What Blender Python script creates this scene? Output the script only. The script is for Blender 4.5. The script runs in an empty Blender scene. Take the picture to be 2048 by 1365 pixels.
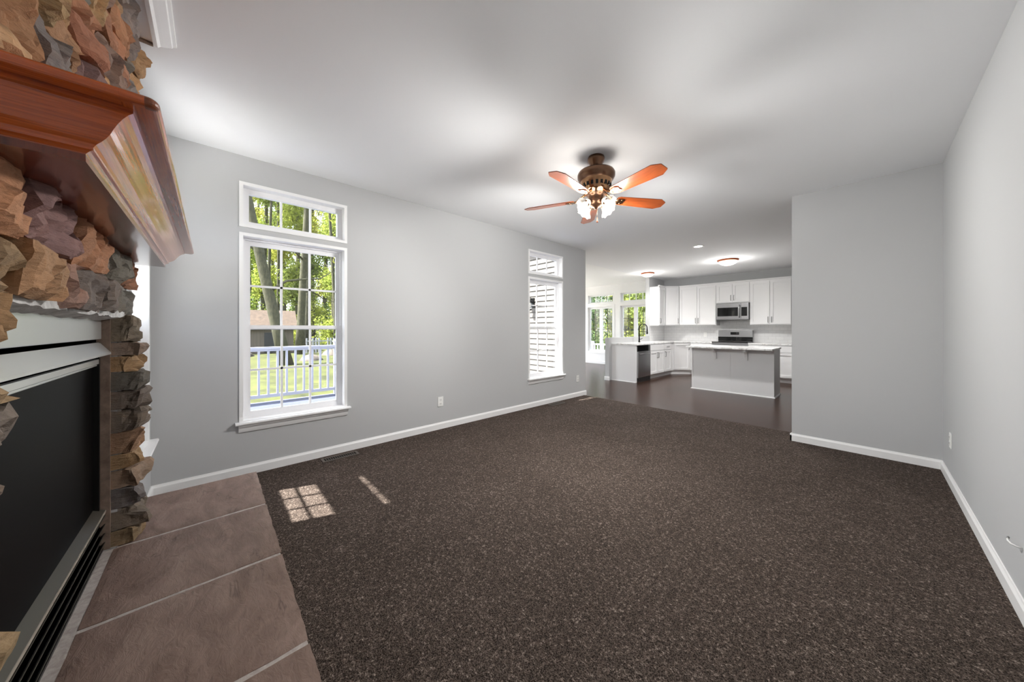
import bpy, math, random
from mathutils import Vector, Matrix, noise

# ------------------------------------------------------------------ camera, world, sun, exposure
SC = bpy.context.scene
COL = SC.collection
F_PX, HOR = 652.3, 657.0
CAM_H = 1.255
cam_d = bpy.data.cameras.new('camera')
cam_d.sensor_fit = 'HORIZONTAL'
cam_d.sensor_width = 36.0
cam_d.lens = F_PX / 2048 * 36.0
cam_d.shift_y = -(682.5 - HOR) / 2048
cam_d.clip_start = 0.02
cam_d.clip_end = 400
cam = bpy.data.objects.new('camera', cam_d)
cam.location = (0, 0, CAM_H)
cam.rotation_euler = (math.pi / 2, 0, math.atan2(708, 652.3))
COL.objects.link(cam)
SC.camera = cam

SUN_DIR = Vector((0.35, 1.0, -1.61)).normalized()      # the way sunlight travels
world = bpy.data.worlds.new('World')
SC.world = world
world.use_nodes = True
wn = world.node_tree
wn.nodes.clear()
w_out = wn.nodes.new('ShaderNodeOutputWorld')
w_bg = wn.nodes.new('ShaderNodeBackground')
w_sky = wn.nodes.new('ShaderNodeTexSky')
w_sky.sky_type = 'NISHITA'
w_sky.sun_disc = False
w_sky.sun_elevation = math.radians(56)
w_sky.sun_rotation = math.radians(202)
w_sky.air_density = 1.0
w_sky.dust_density = 2.5
w_bg.inputs['Strength'].default_value = 0.36
w_hs = wn.nodes.new('ShaderNodeHueSaturation')
w_hs.inputs['Saturation'].default_value = 0.5
wn.links.new(w_sky.outputs[0], w_hs.inputs['Color'])
wn.links.new(w_hs.outputs[0], w_bg.inputs['Color'])
wn.links.new(w_bg.outputs[0], w_out.inputs['Surface'])

sun_d = bpy.data.lights.new('sun', 'SUN')
sun_d.energy = 12.0
sun_d.angle = math.radians(0.7)
sun_d.color = (1.0, 0.97, 0.92)
sun = bpy.data.objects.new('sun', sun_d)
sun.rotation_euler = SUN_DIR.to_track_quat('-Z', 'Y').to_euler()
sun.location = (0, 0, 30)
COL.objects.link(sun)

SC.view_settings.view_transform = 'Standard'
SC.view_settings.look = 'None'
SC.view_settings.gamma = 1.0
SC.view_settings.exposure = 1.50
SC.view_settings.use_curve_mapping = False
FAN_W = 23.0         # watts of each bulb of the fan
FLUSH_W = 22.0       # watts of each flush kitchen light
SPOT_W = 62.0
SC.cycles.use_denoising = True
SC.cycles.max_bounces = 10
SC.cycles.diffuse_bounces = 6
SC.cycles.glossy_bounces = 4
SC.cycles.transparent_max_bounces = 24
SC.cycles.sample_clamp_indirect = 6.0
SC.cycles.caustics_reflective = False
SC.cycles.caustics_refractive = False

CEIL = 2.72
XL, XR = -3.58, 0.46           # left and right wall faces
YF = -0.33                     # fireplace wall face
rng = random.Random(7)

# ------------------------------------------------------------------ materials
def srgb(r, g, b):
    def f(c):
        c /= 255.0
        return c / 12.92 if c <= 0.04045 else ((c + 0.055) / 1.055) ** 2.4
    return (f(r), f(g), f(b), 1.0)

def mat(name, color=(0.8, 0.8, 0.8, 1), rough=0.5, metal=0.0, coat=0.0, spec=0.5):
    m = bpy.data.materials.new(name)
    m.use_nodes = True
    b = m.node_tree.nodes['Principled BSDF']
    b.inputs['Base Color'].default_value = color
    b.inputs['Roughness'].default_value = rough
    b.inputs['Metallic'].default_value = metal
    b.inputs['Coat Weight'].default_value = coat
    b.inputs['Coat Roughness'].default_value = 0.08
    b.inputs['Specular IOR Level'].default_value = spec
    return m

def nodes(m):
    nt = m.node_tree
    return nt, nt.nodes['Principled BSDF']

def texco(nt, scale=(1, 1, 1), kind='Object'):
    tc = nt.nodes.new('ShaderNodeTexCoord')
    mp = nt.nodes.new('ShaderNodeMapping')
    mp.inputs['Scale'].default_value = scale
    nt.links.new(tc.outputs[kind], mp.inputs['Vector'])
    return mp.outputs['Vector']

def add_noise(nt, vec, scale, detail=4, rough=0.55, dist=0.0):
    n = nt.nodes.new('ShaderNodeTexNoise')
    n.inputs['Scale'].default_value = scale
    n.inputs['Detail'].default_value = detail
    n.inputs['Roughness'].default_value = rough
    n.inputs['Distortion'].default_value = dist
    nt.links.new(vec, n.inputs['Vector'])
    return n.outputs['Fac']

def ramp(nt, fac, stops):
    r = nt.nodes.new('ShaderNodeValToRGB')
    e = r.color_ramp.elements
    while len(e) < len(stops):
        e.new(0.5)
    for el, (p, c) in zip(e, stops):
        el.position = p
        el.color = c
    nt.links.new(fac, r.inputs['Fac'])
    return r.outputs['Color']

def mixc(nt, fac, a, b, mode='MIX'):
    n = nt.nodes.new('ShaderNodeMix')
    n.data_type = 'RGBA'
    n.blend_type = mode
    for sock, v in ((n.inputs[0], fac), (n.inputs[6], a), (n.inputs[7], b)):
        if isinstance(v, (int, float)):
            sock.default_value = v
        elif isinstance(v, tuple):
            sock.default_value = v
        else:
            nt.links.new(v, sock)
    return n.outputs[2]

def bump(nt, bsdf, height, strength=0.3, dist=0.01):
    b = nt.nodes.new('ShaderNodeBump')
    b.inputs['Strength'].default_value = strength
    b.inputs['Distance'].default_value = dist
    nt.links.new(height, b.inputs['Height'])
    nt.links.new(b.outputs['Normal'], bsdf.inputs['Normal'])

def wood(name, dark, light, scale, rough=0.3, coat=0.4, bs=0.15):
    m = mat(name, rough=rough, coat=coat)
    nt, b = nodes(m)
    v = texco(nt, scale)
    n1 = add_noise(nt, v, 1.0, 6, 0.6, 0.6)
    c = ramp(nt, n1, [(0.30, dark), (0.52, light), (0.72, dark)])
    n2 = add_noise(nt, texco(nt, tuple(s * 5 for s in scale)), 1.0, 3, 0.6)
    c2 = mixc(nt, 0.35, c, ramp(nt, n2, [(0.35, dark), (0.65, light)]), 'MIX')
    nt.links.new(c2, b.inputs['Base Color'])
    bump(nt, b, n2, bs, 0.002)
    return m

M = {}
def paint(name, c, bs=0.05):
    m = mat(name, c, 0.85, spec=0.25)
    nt, b = nodes(m)
    bump(nt, b, add_noise(nt, texco(nt), 140, 3), bs, 0.002)
    return m
M['wall'] = paint('wall_paint', srgb(188, 189, 190))
M['wall_white'] = paint('white_wall_paint', srgb(238, 238, 238))
M['ceiling'] = paint('ceiling_paint', srgb(241, 242, 244))
M['ceiling_lightened'] = paint('ceiling_paint_lit_tone', srgb(246, 246, 246))  # lighter tone stands in for the brighter light on this ceiling
M['trim'] = mat('white_trim', srgb(238, 238, 238), 0.35, spec=0.4)
M['vinyl'] = mat('white_vinyl', srgb(236, 236, 238), 0.4)
M['cabinet'] = mat('white_cabinet_paint', srgb(234, 234, 235), 0.38)
M['cab_in'] = mat('cabinet_shadow_gap', srgb(120, 120, 120), 0.6)
M['nickel'] = mat('brushed_nickel', srgb(150, 150, 150), 0.3, 1.0)
M['steel'] = mat('stainless_steel', srgb(178, 178, 180), 0.27, 1.0)
M['black_glass'] = mat('black_glass', srgb(14, 14, 15), 0.06)
M['black_plastic'] = mat('black_plastic', srgb(22, 22, 23), 0.4)
M['black_metal'] = mat('matte_black_metal', srgb(20, 20, 21), 0.35, 0.6)
M['grey_key'] = mat('grey_display', srgb(45, 47, 50), 0.2)
M['plastic'] = mat('white_plastic', srgb(236, 236, 234), 0.35)
M['slot'] = mat('dark_slot', srgb(60, 60, 60), 0.6)
M['register'] = mat('brown_register_metal', srgb(92, 84, 78), 0.5, 0.3)
M['pit'] = mat('dark_duct', srgb(12, 11, 10), 0.9)

# glass that light passes straight through
def glass(name, tint=(1, 1, 1, 1), refl=0.06):
    m = bpy.data.materials.new(name)
    m.use_nodes = True
    nt = m.node_tree
    nt.nodes.clear()
    o = nt.nodes.new('ShaderNodeOutputMaterial')
    t = nt.nodes.new('ShaderNodeBsdfTransparent')
    t.inputs['Color'].default_value = tint
    g = nt.nodes.new('ShaderNodeBsdfGlossy')
    g.inputs['Roughness'].default_value = 0.01
    mx = nt.nodes.new('ShaderNodeMixShader')
    mx.inputs[0].default_value = refl
    nt.links.new(t.outputs[0], mx.inputs[1])
    nt.links.new(g.outputs[0], mx.inputs[2])
    nt.links.new(mx.outputs[0], o.inputs['Surface'])
    return m
M['glass'] = glass('window_glass', (0.97, 0.98, 0.98, 1), 0.05)

def sun_block(name, cover):
    m = bpy.data.materials.new(name)
    m.use_nodes = True
    nt = m.node_tree
    nt.nodes.clear()
    o = nt.nodes.new('ShaderNodeOutputMaterial')
    t = nt.nodes.new('ShaderNodeBsdfTransparent')
    g = nt.nodes.new('ShaderNodeBsdfDiffuse')
    g.inputs['Color'].default_value = srgb(60, 60, 62)
    mx = nt.nodes.new('ShaderNodeMixShader')
    mx.inputs[0].default_value = cover
    nt.links.new(t.outputs[0], mx.inputs[1])
    nt.links.new(g.outputs[0], mx.inputs[2])
    nt.links.new(mx.outputs[0], o.inputs['Surface'])
    return m
M['sun_block'] = sun_block('added_sun_block_mesh', 0.93)  # dense mesh added to keep the sun off the hearth

# carpet
m = mat('carpet_pile', rough=0.95, spec=0.1)
nt, b = nodes(m)
v = texco(nt)
n1 = add_noise(nt, v, 85, 3, 0.75)
n2 = add_noise(nt, v, 210, 2, 0.6)
n3 = add_noise(nt, v, 2.2, 3, 0.6)
c1 = ramp(nt, n1, [(0.36, srgb(25, 20, 16)), (0.50, srgb(51, 42, 36)), (0.59, srgb(98, 85, 77)), (0.68, srgb(196, 181, 169))])
c2 = mixc(nt, 0.45, c1, ramp(nt, n2, [(0.38, srgb(24, 19, 16)), (0.62, srgb(140, 125, 116))]))
c3 = mixc(nt, 0.35, c2, ramp(nt, n3, [(0.35, (0.62, 0.60, 0.58, 1)), (0.65, (1.0, 1.0, 1.0, 1))]), 'MULTIPLY')
nt.links.new(c3, b.inputs['Base Color'])
mth = nt.nodes.new('ShaderNodeMath')
nt.links.new(n1, mth.inputs[0]); nt.links.new(n2, mth.inputs[1])
bump(nt, b, mth.outputs[0], 0.9, 0.012)
M['carpet'] = m

# dark hardwood planks running across the kitchen
m = mat('dark_hardwood', rough=0.26, spec=0.22)
nt, b = nodes(m)
v = texco(nt)
br = nt.nodes.new('ShaderNodeTexBrick')
br.offset = 0.37
br.inputs['Scale'].default_value = 1.0
br.inputs['Brick Width'].default_value = 1.3
br.inputs['Row Height'].default_value = 0.125
br.inputs['Mortar Size'].default_value = 0.0012
br.inputs['Color1'].default_value = srgb(60, 37, 25)
br.inputs['Color2'].default_value = srgb(46, 28, 19)
br.inputs['Mortar'].default_value = srgb(44, 30, 24)
nt.links.new(v, br.inputs['Vector'])
ng = add_noise(nt, texco(nt, (3, 60, 3)), 1.0, 4)
cc = mixc(nt, 0.4, br.outputs['Color'], ramp(nt, ng, [(0.3, srgb(38, 25, 18)), (0.7, srgb(70, 47, 35))]))
nt.links.new(cc, b.inputs['Base Color'])
M['hardwood'] = m

# stone: tint comes with each stone, speckle and strata from noise
m = mat('ledge_stone', rough=0.85, spec=0.2)
nt, b = nodes(m)
at = nt.nodes.new('ShaderNodeAttribute')
at.attribute_name = 'tint'
v = texco(nt)
n1 = add_noise(nt, v, 9, 6, 0.65, 0.8)
n2 = add_noise(nt, texco(nt, (1, 1, 3.0)), 38, 5, 0.7, 0.6)
c1 = mixc(nt, 0.55, at.outputs['Color'], ramp(nt, n1, [(0.32, (0.50, 0.52, 0.56, 1)), (0.5, (1, 1, 1, 1)), (0.7, (1.25, 1.08, 0.9, 1))]), 'MULTIPLY')
c2 = mixc(nt, 0.6, c1, ramp(nt, n2, [(0.30, (0.35, 0.33, 0.32, 1)), (0.46, (1, 1, 1, 1))]), 'MULTIPLY')
nt.links.new(c2, b.inputs['Base Color'])
mth = nt.nodes.new('ShaderNodeMath')
nt.links.new(n1, mth.inputs[0]); nt.links.new(n2, mth.inputs[1])
bump(nt, b, mth.outputs[0], 0.55, 0.012)
M['stone'] = m

def noisy(name, ca, cb, scale, rough=0.8, bs=0.3, bd=0.005, detail=5, stretch=(1, 1, 1), coat=0.0):
    m = mat(name, rough=rough, coat=coat, spec=0.3)
    nt, b = nodes(m)
    n = add_noise(nt, texco(nt, stretch), scale, detail, 0.65, 0.4)
    nt.links.new(ramp(nt, n, [(0.32, ca), (0.68, cb)]), b.inputs['Base Color'])
    bump(nt, b, n, bs, bd)
    return m
M['mortar'] = noisy('grey_mortar', srgb(120, 112, 106), srgb(176, 170, 164), 30)
M['plaster'] = noisy('white_plaster', srgb(160, 158, 156), srgb(222, 221, 219), 24, 0.8, 0.5, 0.01)
M['brown_plaster'] = noisy('brown_mortar_wash', srgb(112, 94, 82), srgb(150, 130, 116), 14, 0.85)
# slate
m = mat('brown_slate', rough=0.55, spec=0.35)
nt, b = nodes(m)
n1 = add_noise(nt, texco(nt, (1.0, 2.2, 1)), 3.2, 7, 0.6, 1.4)
n2 = add_noise(nt, texco(nt, (1.4, 3, 1)), 11, 6, 0.7, 1.2)
c = ramp(nt, n1, [(0.3, srgb(104, 84, 74)), (0.5, srgb(122, 101, 91)), (0.72, srgb(140, 119, 108))])
c = mixc(nt, 0.5, c, ramp(nt, n2, [(0.30, (0.55, 0.52, 0.52, 1)), (0.42, (1, 1, 1, 1))]), 'MULTIPLY')
# thin broken cleft lines
n4 = add_noise(nt, texco(nt, (1.0, 3.2, 1)), 2.6, 3, 0.5, 0.8)
n5 = add_noise(nt, texco(nt, (1.0, 1.4, 1)), 5.5, 2, 0.5)
ln = ramp(nt, n4, [(0.487, (1, 1, 1, 1)), (0.5, (0.45, 0.42, 0.40, 1)), (0.513, (1, 1, 1, 1))])
c = mixc(nt, ramp(nt, n5, [(0.50, (0, 0, 0, 1)), (0.62, (0.8, 0.8, 0.8, 1))]), c, mixc(nt, 1.0, c, ln, 'MULTIPLY'))
nt.links.new(c, b.inputs['Base Color'])
bump(nt, b, n2, 0.5, 0.008)
M['slate'] = m
M['grout'] = noisy('hearth_grout', srgb(150, 140, 134), srgb(184, 176, 170), 40)

oak_d, oak_l = srgb(118, 42, 12), srgb(206, 98, 34)
M['oak_x'] = wood('oak_along_mantel', oak_d, oak_l, (2.0, 55, 55), 0.22, 0.6)
M['oak_y'] = wood('oak_across_mantel', oak_d, oak_l, (55, 2.0, 55), 0.22, 0.6)
M['oak_under'] = wood('oak_underside', srgb(88, 32, 14), srgb(128, 54, 24), (3.0, 22, 3), 0.25, 0.5, 0.05)  # darker oak tones than the rest of the mantel
M['oak_end'] = wood('oak_end_grain', srgb(100, 48, 24), srgb(132, 70, 38), (60, 60, 60), 0.4, 0.2)

M['fp_grey'] = mat('steel_reflection_grey', srgb(196, 196, 194), 0.30, 0.55)  # grey stands for the bright room reflected in glossy black steel
M['fp_black'] = mat('black_painted_steel', srgb(12, 12, 12), 0.35)
M['fp_glass'] = mat('smoked_fire_glass', srgb(13, 12, 12), 0.5, spec=0.04)
M['fp_ledge'] = mat('bronze_ledge', srgb(84, 80, 72), 0.5, 0.4)
M['fp_bright'] = mat('cream_edge', srgb(226, 218, 204), 0.25, 0.6)

# quartz worktop
m = mat('veined_quartz', rough=0.15)
nt, b = nodes(m)
n = add_noise(nt, texco(nt), 2.5, 6, 0.6, 1.6)
nt.links.new(ramp(nt, n, [(0.44, srgb(236, 236, 236)), (0.5, srgb(196, 194, 192)), (0.55, srgb(238, 238, 238))]), b.inputs['Base Color'])
M['quartz'] = m
# subway tile
m = mat('white_subway_tile', rough=0.08)
nt, b = nodes(m)
tc = nt.nodes.new('ShaderNodeTexCoord')
sp = nt.nodes.new('ShaderNodeSeparateXYZ')
cb = nt.nodes.new('ShaderNodeCombineXYZ')
nt.links.new(tc.outputs['Object'], sp.inputs[0])
ad = nt.nodes.new('ShaderNodeMath')
nt.links.new(sp.outputs['X'], ad.inputs[0]); nt.links.new(sp.outputs['Y'], ad.inputs[1])
nt.links.new(ad.outputs[0], cb.inputs['X']); nt.links.new(sp.outputs['Z'], cb.inputs['Y'])
br = nt.nodes.new('ShaderNodeTexBrick')
br.inputs['Scale'].default_value = 1.0
br.inputs['Brick Width'].default_value = 0.15
br.inputs['Row Height'].default_value = 0.075
br.inputs['Mortar Size'].default_value = 0.002
br.inputs['Color1'].default_value = srgb(226, 226, 226)
br.inputs['Color2'].default_value = srgb(220, 220, 221)
br.inputs['Mortar'].default_value = srgb(196, 196, 196)
nt.links.new(cb.outputs[0], br.inputs['Vector'])
nt.links.new(br.outputs['Color'], b.inputs['Base Color'])
wob = add_noise(nt, cb.outputs[0], 9, 2)
mm = nt.nodes.new('ShaderNodeMath'); mm.operation = 'SUBTRACT'
nt.links.new(wob, mm.inputs[0]); nt.links.new(br.outputs['Fac'], mm.inputs[1])
bump(nt, b, mm.outputs[0], 0.35, 0.004)
M['tile'] = m

# fan
M['bronze'] = mat('antique_bronze', srgb(112, 84, 66), 0.30, 0.9)
M['bronze_bright'] = mat('polished_bronze', srgb(176, 134, 100), 0.16, 1.0)
M['blade'] = wood('cherry_blade', srgb(100, 42, 18), srgb(152, 74, 33), (3, 30, 30), 0.3, 0.3, 0.05)
M['copper'] = mat('copper_rim', srgb(178, 96, 58), 0.35, 0.7)

def emit(name, col, s):
    m = bpy.data.materials.new(name)
    m.use_nodes = True
    nt, b = nodes(m)
    b.inputs['Base Color'].default_value = col
    b.inputs['Emission Color'].default_value = col
    b.inputs['Emission Strength'].default_value = s
    return m
M['bulb'] = emit('lit_bulb', (1, 0.86, 0.66, 1), 4)
M['bowl'] = emit('lit_glass_bowl', (1, 0.93, 0.80, 1), 1.0)
M['downlight'] = emit('lit_downlight', (1, 0.93, 0.82, 1), 2.5)
# frosted fan shade
m = bpy.data.materials.new('frosted_shade_glass')
m.use_nodes = True
nt = m.node_tree
nt.nodes.clear()
o = nt.nodes.new('ShaderNodeOutputMaterial')
tl = nt.nodes.new('ShaderNodeBsdfTranslucent'); tl.inputs['Color'].default_value = (0.85, 0.74, 0.62, 1)
tr = nt.nodes.new('ShaderNodeBsdfTransparent')
gl = nt.nodes.new('ShaderNodeBsdfGlossy'); gl.inputs['Roughness'].default_value = 0.15
mx1 = nt.nodes.new('ShaderNodeMixShader'); mx1.inputs[0].default_value = 0.5
mx2 = nt.nodes.new('ShaderNodeMixShader'); mx2.inputs[0].default_value = 0.08
nt.links.new(tl.outputs[0], mx1.inputs[1]); nt.links.new(tr.outputs[0], mx1.inputs[2])
nt.links.new(mx1.outputs[0], mx2.inputs[1]); nt.links.new(gl.outputs[0], mx2.inputs[2])
nt.links.new(mx2.outputs[0], o.inputs['Surface'])
M['shade'] = m

# outdoors
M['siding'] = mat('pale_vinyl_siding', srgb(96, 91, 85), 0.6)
M['deck'] = noisy('grey_deck_boards', srgb(62, 66, 82), srgb(82, 86, 104), 4, 0.7, 0.1, 0.002, 5, (12, 1, 1))
M['rail'] = mat('white_vinyl_railing', srgb(176, 177, 186), 0.4)
M['lawn'] = noisy('lawn_grass', srgb(38, 42, 18), srgb(76, 80, 36), 1.3, 0.9, 0.3, 0.05, 8)
M['bark'] = noisy('grey_brown_bark', srgb(44, 44, 32), srgb(86, 84, 64), 5, 0.9, 0.6, 0.03, 6, (3, 3, 1))
M['shed_wall'] = noisy('tan_boards', srgb(84, 77, 70), srgb(108, 99, 90), 2, 0.8, 0.2, 0.01, 4, (9, 9, 0.4))
M['shed_roof'] = noisy('brown_shingles', srgb(60, 50, 43), srgb(86, 73, 62), 6, 0.9)
M['dark_trim'] = mat('dark_fascia', srgb(52, 52, 50), 0.7)
M['rock'] = noisy('mossy_rock', srgb(62, 58, 54), srgb(104, 96, 88), 3, 0.9)
def leaf(name, ca, cb, tl_mix=0.45):
    m = bpy.data.materials.new(name)
    m.use_nodes = True
    nt = m.node_tree
    nt.nodes.clear()
    o = nt.nodes.new('ShaderNodeOutputMaterial')
    n = add_noise(nt, texco(nt), 1.6, 4)
    oi = nt.nodes.new('ShaderNodeObjectInfo')
    c = ramp(nt, n, [(0.32, ca), (0.68, cb)])
    hs = nt.nodes.new('ShaderNodeHueSaturation')
    ma = nt.nodes.new('ShaderNodeMapRange')
    ma.inputs['To Min'].default_value = 0.47
    ma.inputs['To Max'].default_value = 0.52
    nt.links.new(oi.outputs['Random'], ma.inputs['Value'])
    nt.links.new(ma.outputs[0], hs.inputs['Hue'])
    nt.links.new(c, hs.inputs['Color'])
    d = nt.nodes.new('ShaderNodeBsdfDiffuse')
    t = nt.nodes.new('ShaderNodeBsdfTranslucent')
    nt.links.new(hs.outputs[0], d.inputs['Color'])
    nt.links.new(hs.outputs[0], t.inputs['Color'])
    mx = nt.nodes.new('ShaderNodeMixShader')
    mx.inputs[0].default_value = tl_mix
    nt.links.new(d.outputs[0], mx.inputs[1]); nt.links.new(t.outputs[0], mx.inputs[2])
    nt.links.new(mx.outputs[0], o.inputs['Surface'])
    return m
M['leaf_lime'] = leaf('lime_spring_leaves', srgb(112, 124, 54), srgb(178, 188, 92))
M['leaf_green'] = leaf('green_leaves', srgb(82, 104, 52), srgb(142, 158, 82))
M['leaf_dark'] = leaf('deep_green_leaves', srgb(56, 80, 56), srgb(108, 128, 80))

# ------------------------------------------------------------------ mesh builder
WL = {}     # world location of every object built

class MB:
    def __init__(s):
        s.v, s.f, s.sm, s.tint = [], [], [], []
    def quad(s, pts, smooth=False):
        i = len(s.v)
        s.v += [tuple(p) for p in pts]
        s.f.append(tuple(range(i, i + len(pts))))
        s.sm.append(smooth)
    def box(s, x0, x1, y0, y1, z0, z1):
        if x0 > x1: x0, x1 = x1, x0
        if y0 > y1: y0, y1 = y1, y0
        if z0 > z1: z0, z1 = z1, z0
        i = len(s.v)
        s.v += [(x0, y0, z0), (x1, y0, z0), (x1, y1, z0), (x0, y1, z0), (x0, y0, z1), (x1, y0, z1), (x1, y1, z1), (x0, y1, z1)]
        for q in ((0, 3, 2, 1), (4, 5, 6, 7), (0, 1, 5, 4), (1, 2, 6, 5), (2, 3, 7, 6), (3, 0, 4, 7)):
            s.f.append(tuple(i + k for k in q)); s.sm.append(False)
        return s
    def prism(s, poly, fn):
        """poly: closed 2-D outline; fn(p, k) -> 3-D point for end k=0,1"""
        n = len(poly)
        i = len(s.v)
        s.v += [tuple(fn(p, 0)) for p in poly] + [tuple(fn(p, 1)) for p in poly]
        for k in range(n):
            j = (k + 1) % n
            s.f.append((i + k, i + j, i + n + j, i + n + k)); s.sm.append(False)
        s.f.append(tuple(i + n - 1 - k for k in range(n))); s.sm.append(False)
        s.f.append(tuple(i + n + k for k in range(n))); s.sm.append(False)
        return s
    def lathe(s, prof, c=(0, 0, 0), n=32, axis=None, smooth=True):
        """prof: list of (r, h); axis: Matrix turning z into the lathe axis"""
        A = axis if axis is not None else Matrix.Identity(3)
        c = Vector(c)
        i = len(s.v)
        for r, h in prof:
            for k in range(n):
                a = 2 * math.pi * k / n
                s.v.append(tuple(c + A @ Vector((r * math.cos(a), r * math.sin(a), h))))
        for p in range(len(prof) - 1):
            for k in range(n):
                j = (k + 1) % n
                s.f.append((i + p * n + k, i + p * n + j, i + (p + 1) * n + j, i + (p + 1) * n + k)); s.sm.append(smooth)
        return s
    def tube(s, pts, r, n=10):
        pts = [Vector(p) for p in pts]
        rs = r if isinstance(r, (list, tuple)) else [r] * len(pts)
        i = len(s.v)
        prev = None
        for k, p in enumerate(pts):
            d = (pts[min(k + 1, len(pts) - 1)] - pts[max(k - 1, 0)]).normalized()
            if prev is None:
                u = d.orthogonal().normalized()
            else:
                u = (prev - d * prev.dot(d)).normalized()
            prev = u
            w = d.cross(u)
            for q in range(n):
                a = 2 * math.pi * q / n
                s.v.append(tuple(p + (u * math.cos(a) + w * math.sin(a)) * rs[k]))
        for k in range(len(pts) - 1):
            for q in range(n):
                j = (q + 1) % n
                s.f.append((i + k * n + q, i + k * n + j, i + (k + 1) * n + j, i + (k + 1) * n + q)); s.sm.append(True)
        s.f.append(tuple(i + n - 1 - q for q in range(n))); s.sm.append(False)
        e = i + (len(pts) - 1) * n
        s.f.append(tuple(e + q for q in range(n))); s.sm.append(False)
        return s
    def xform(s, Mx, start=0):
        for k in range(start, len(s.v)):
            s.v[k] = tuple(Mx @ Vector(s.v[k]))
        return s
    def mesh(s, name, material, off=Vector((0, 0, 0))):
        me = bpy.data.meshes.new(name)
        me.from_pydata([tuple(Vector(p) - off) for p in s.v], [], s.f)
        me.polygons.foreach_set('use_smooth', s.sm)
        if material is not None:
            me.materials.append(material)
        if s.tint:
            a = me.color_attributes.new('tint', 'FLOAT_COLOR', 'POINT')
            for k, c in enumerate(s.tint):
                a.data[k].color = c
        me.update()
        return me

def link(o, parent=None, wl=None):
    COL.objects.link(o)
    if parent is not None:
        o.parent = parent
    WL[o.name] = wl if wl is not None else Vector((0, 0, 0))
    return o

def tag(o, label=None, cat=None, group=None, kind=None):
    if label: o['label'] = label
    if cat: o['category'] = cat
    if group: o['group'] = group
    if kind: o['kind'] = kind
    return o

def thing(name, label, cat, loc=(0, 0, 0), rotz=0.0, group=None, kind=None):
    o = bpy.data.objects.new(name, None)
    o.empty_display_size = 0.1
    o.location = loc
    o.rotation_euler = (0, 0, rotz)
    link(o, None, Vector(loc))
    return tag(o, label, cat, group, kind)

def part(name, mb, material, parent, local=False, bevel=0.0, label=None):
    """mesh child; shapes are given in world coordinates unless local"""
    wl = WL[parent.name]
    o = bpy.data.objects.new(name, mb.mesh(name, material, Vector((0, 0, 0)) if local else wl))
    link(o, parent, wl)
    if bevel:
        bv = o.modifiers.new('edge', 'BEVEL')
        bv.width = bevel; bv.segments = 2; bv.limit_method = 'ANGLE'
    if label: o['label'] = label
    return o

def solo(name, mb, material, label=None, cat=None, kind=None, group=None, loc=(0, 0, 0), bevel=0.0):
    o = bpy.data.objects.new(name, mb.mesh(name, material, Vector(loc)))
    o.location = loc
    link(o, None, Vector(loc))
    if bevel:
        bv = o.modifiers.new('edge', 'BEVEL')
        bv.width = bevel; bv.segments = 2; bv.limit_method = 'ANGLE'
    return tag(o, label, cat, group, kind)

def copy_tree(o, parent=None):
    c = o.copy()
    COL.objects.link(c)
    if parent is not None:
        c.parent = parent
    WL[c.name] = WL.get(o.name, Vector((0, 0, 0)))
    for ch in [x for x in bpy.data.objects if x.parent == o]:
        copy_tree(ch, c)
    return c

def box(*a):
    return MB().box(*a)

def wall(name, axis, face, back, u0, u1, z0, z1, holes=(), material=None):
    """wall slab with rectangular holes. axis 'x': plane x=face, u is y; axis 'y': plane y=face, u is x"""
    us = sorted({u0, u1} | {h[0] for h in holes} | {h[1] for h in holes})
    zs = sorted({z0, z1} | {h[2] for h in holes} | {h[3] for h in holes})
    mb = MB()
    def P(u, d, z):
        return (d, u, z) if axis == 'x' else (u, d, z)
    def full(i, j):
        if i < 0 or j < 0 or i >= len(us) - 1 or j >= len(zs) - 1: return False
        uc, zc = (us[i] + us[i + 1]) / 2, (zs[j] + zs[j + 1]) / 2
        return not any(h[0] < uc < h[1] and h[2] < zc < h[3] for h in holes)
    for i in range(len(us) - 1):
        for j in range(len(zs) - 1):
            if not full(i, j): continue
            a, b_, c, d = us[i], us[i + 1], zs[j], zs[j + 1]
            for dd in (face, back):
                mb.quad([P(a, dd, c), P(b_, dd, c), P(b_, dd, d), P(a, dd, d)])
            if not full(i - 1, j): mb.quad([P(a, face, c), P(a, back, c), P(a, back, d), P(a, face, d)])
            if not full(i + 1, j): mb.quad([P(b_, face, c), P(b_, back, c), P(b_, back, d), P(b_, face, d)])
            if not full(i, j - 1): mb.quad([P(a, face, c), P(b_, face, c), P(b_, back, c), P(a, back, c)])
            if not full(i, j + 1): mb.quad([P(a, face, d), P(b_, face, d), P(b_, back, d), P(a, back, d)])
    return solo(name, mb, material or M['wall'], kind='structure')

# ------------------------------------------------------------------ room shell
TH = 0.15
YE = 5.18                  # end of the left wall
YC = 5.12                  # carpet edge
KB = 10.20                 # kitchen back wall
MY = 10.10                 # morning room far wall
MX = -7.60                 # morning room outer wall
WIN_A = (0.185, 1.0, 0.455, 2.055)       # y0,y1,z0,z1 openings in the left wall
TRA_A = (0.185, 1.0, 2.13, 2.485)
WIN_B = (3.66, 4.485, 0.455, 2.055)
TRA_B = (3.66, 4.485, 2.13, 2.485)
WIN_C = (-3.42, -2.72, 0.455, 1.90)     # x0,x1 in the fireplace wall
TRA_C = (-3.42, -2.72, 1.975, 2.485)
WIN_D = (-6.88, -5.86, 0.42, 2.02)       # morning room
TRA_D = (-6.88, -5.86, 2.13, 2.45)
WIN_E = (-5.60, -4.58, 0.42, 2.02)
TRA_E = (-5.60, -4.58, 2.13, 2.45)
ADDED_GLAZING = (5.7, 9.7, 0.30, 2.60)           # unseen side glazing added to brighten the morning room

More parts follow.
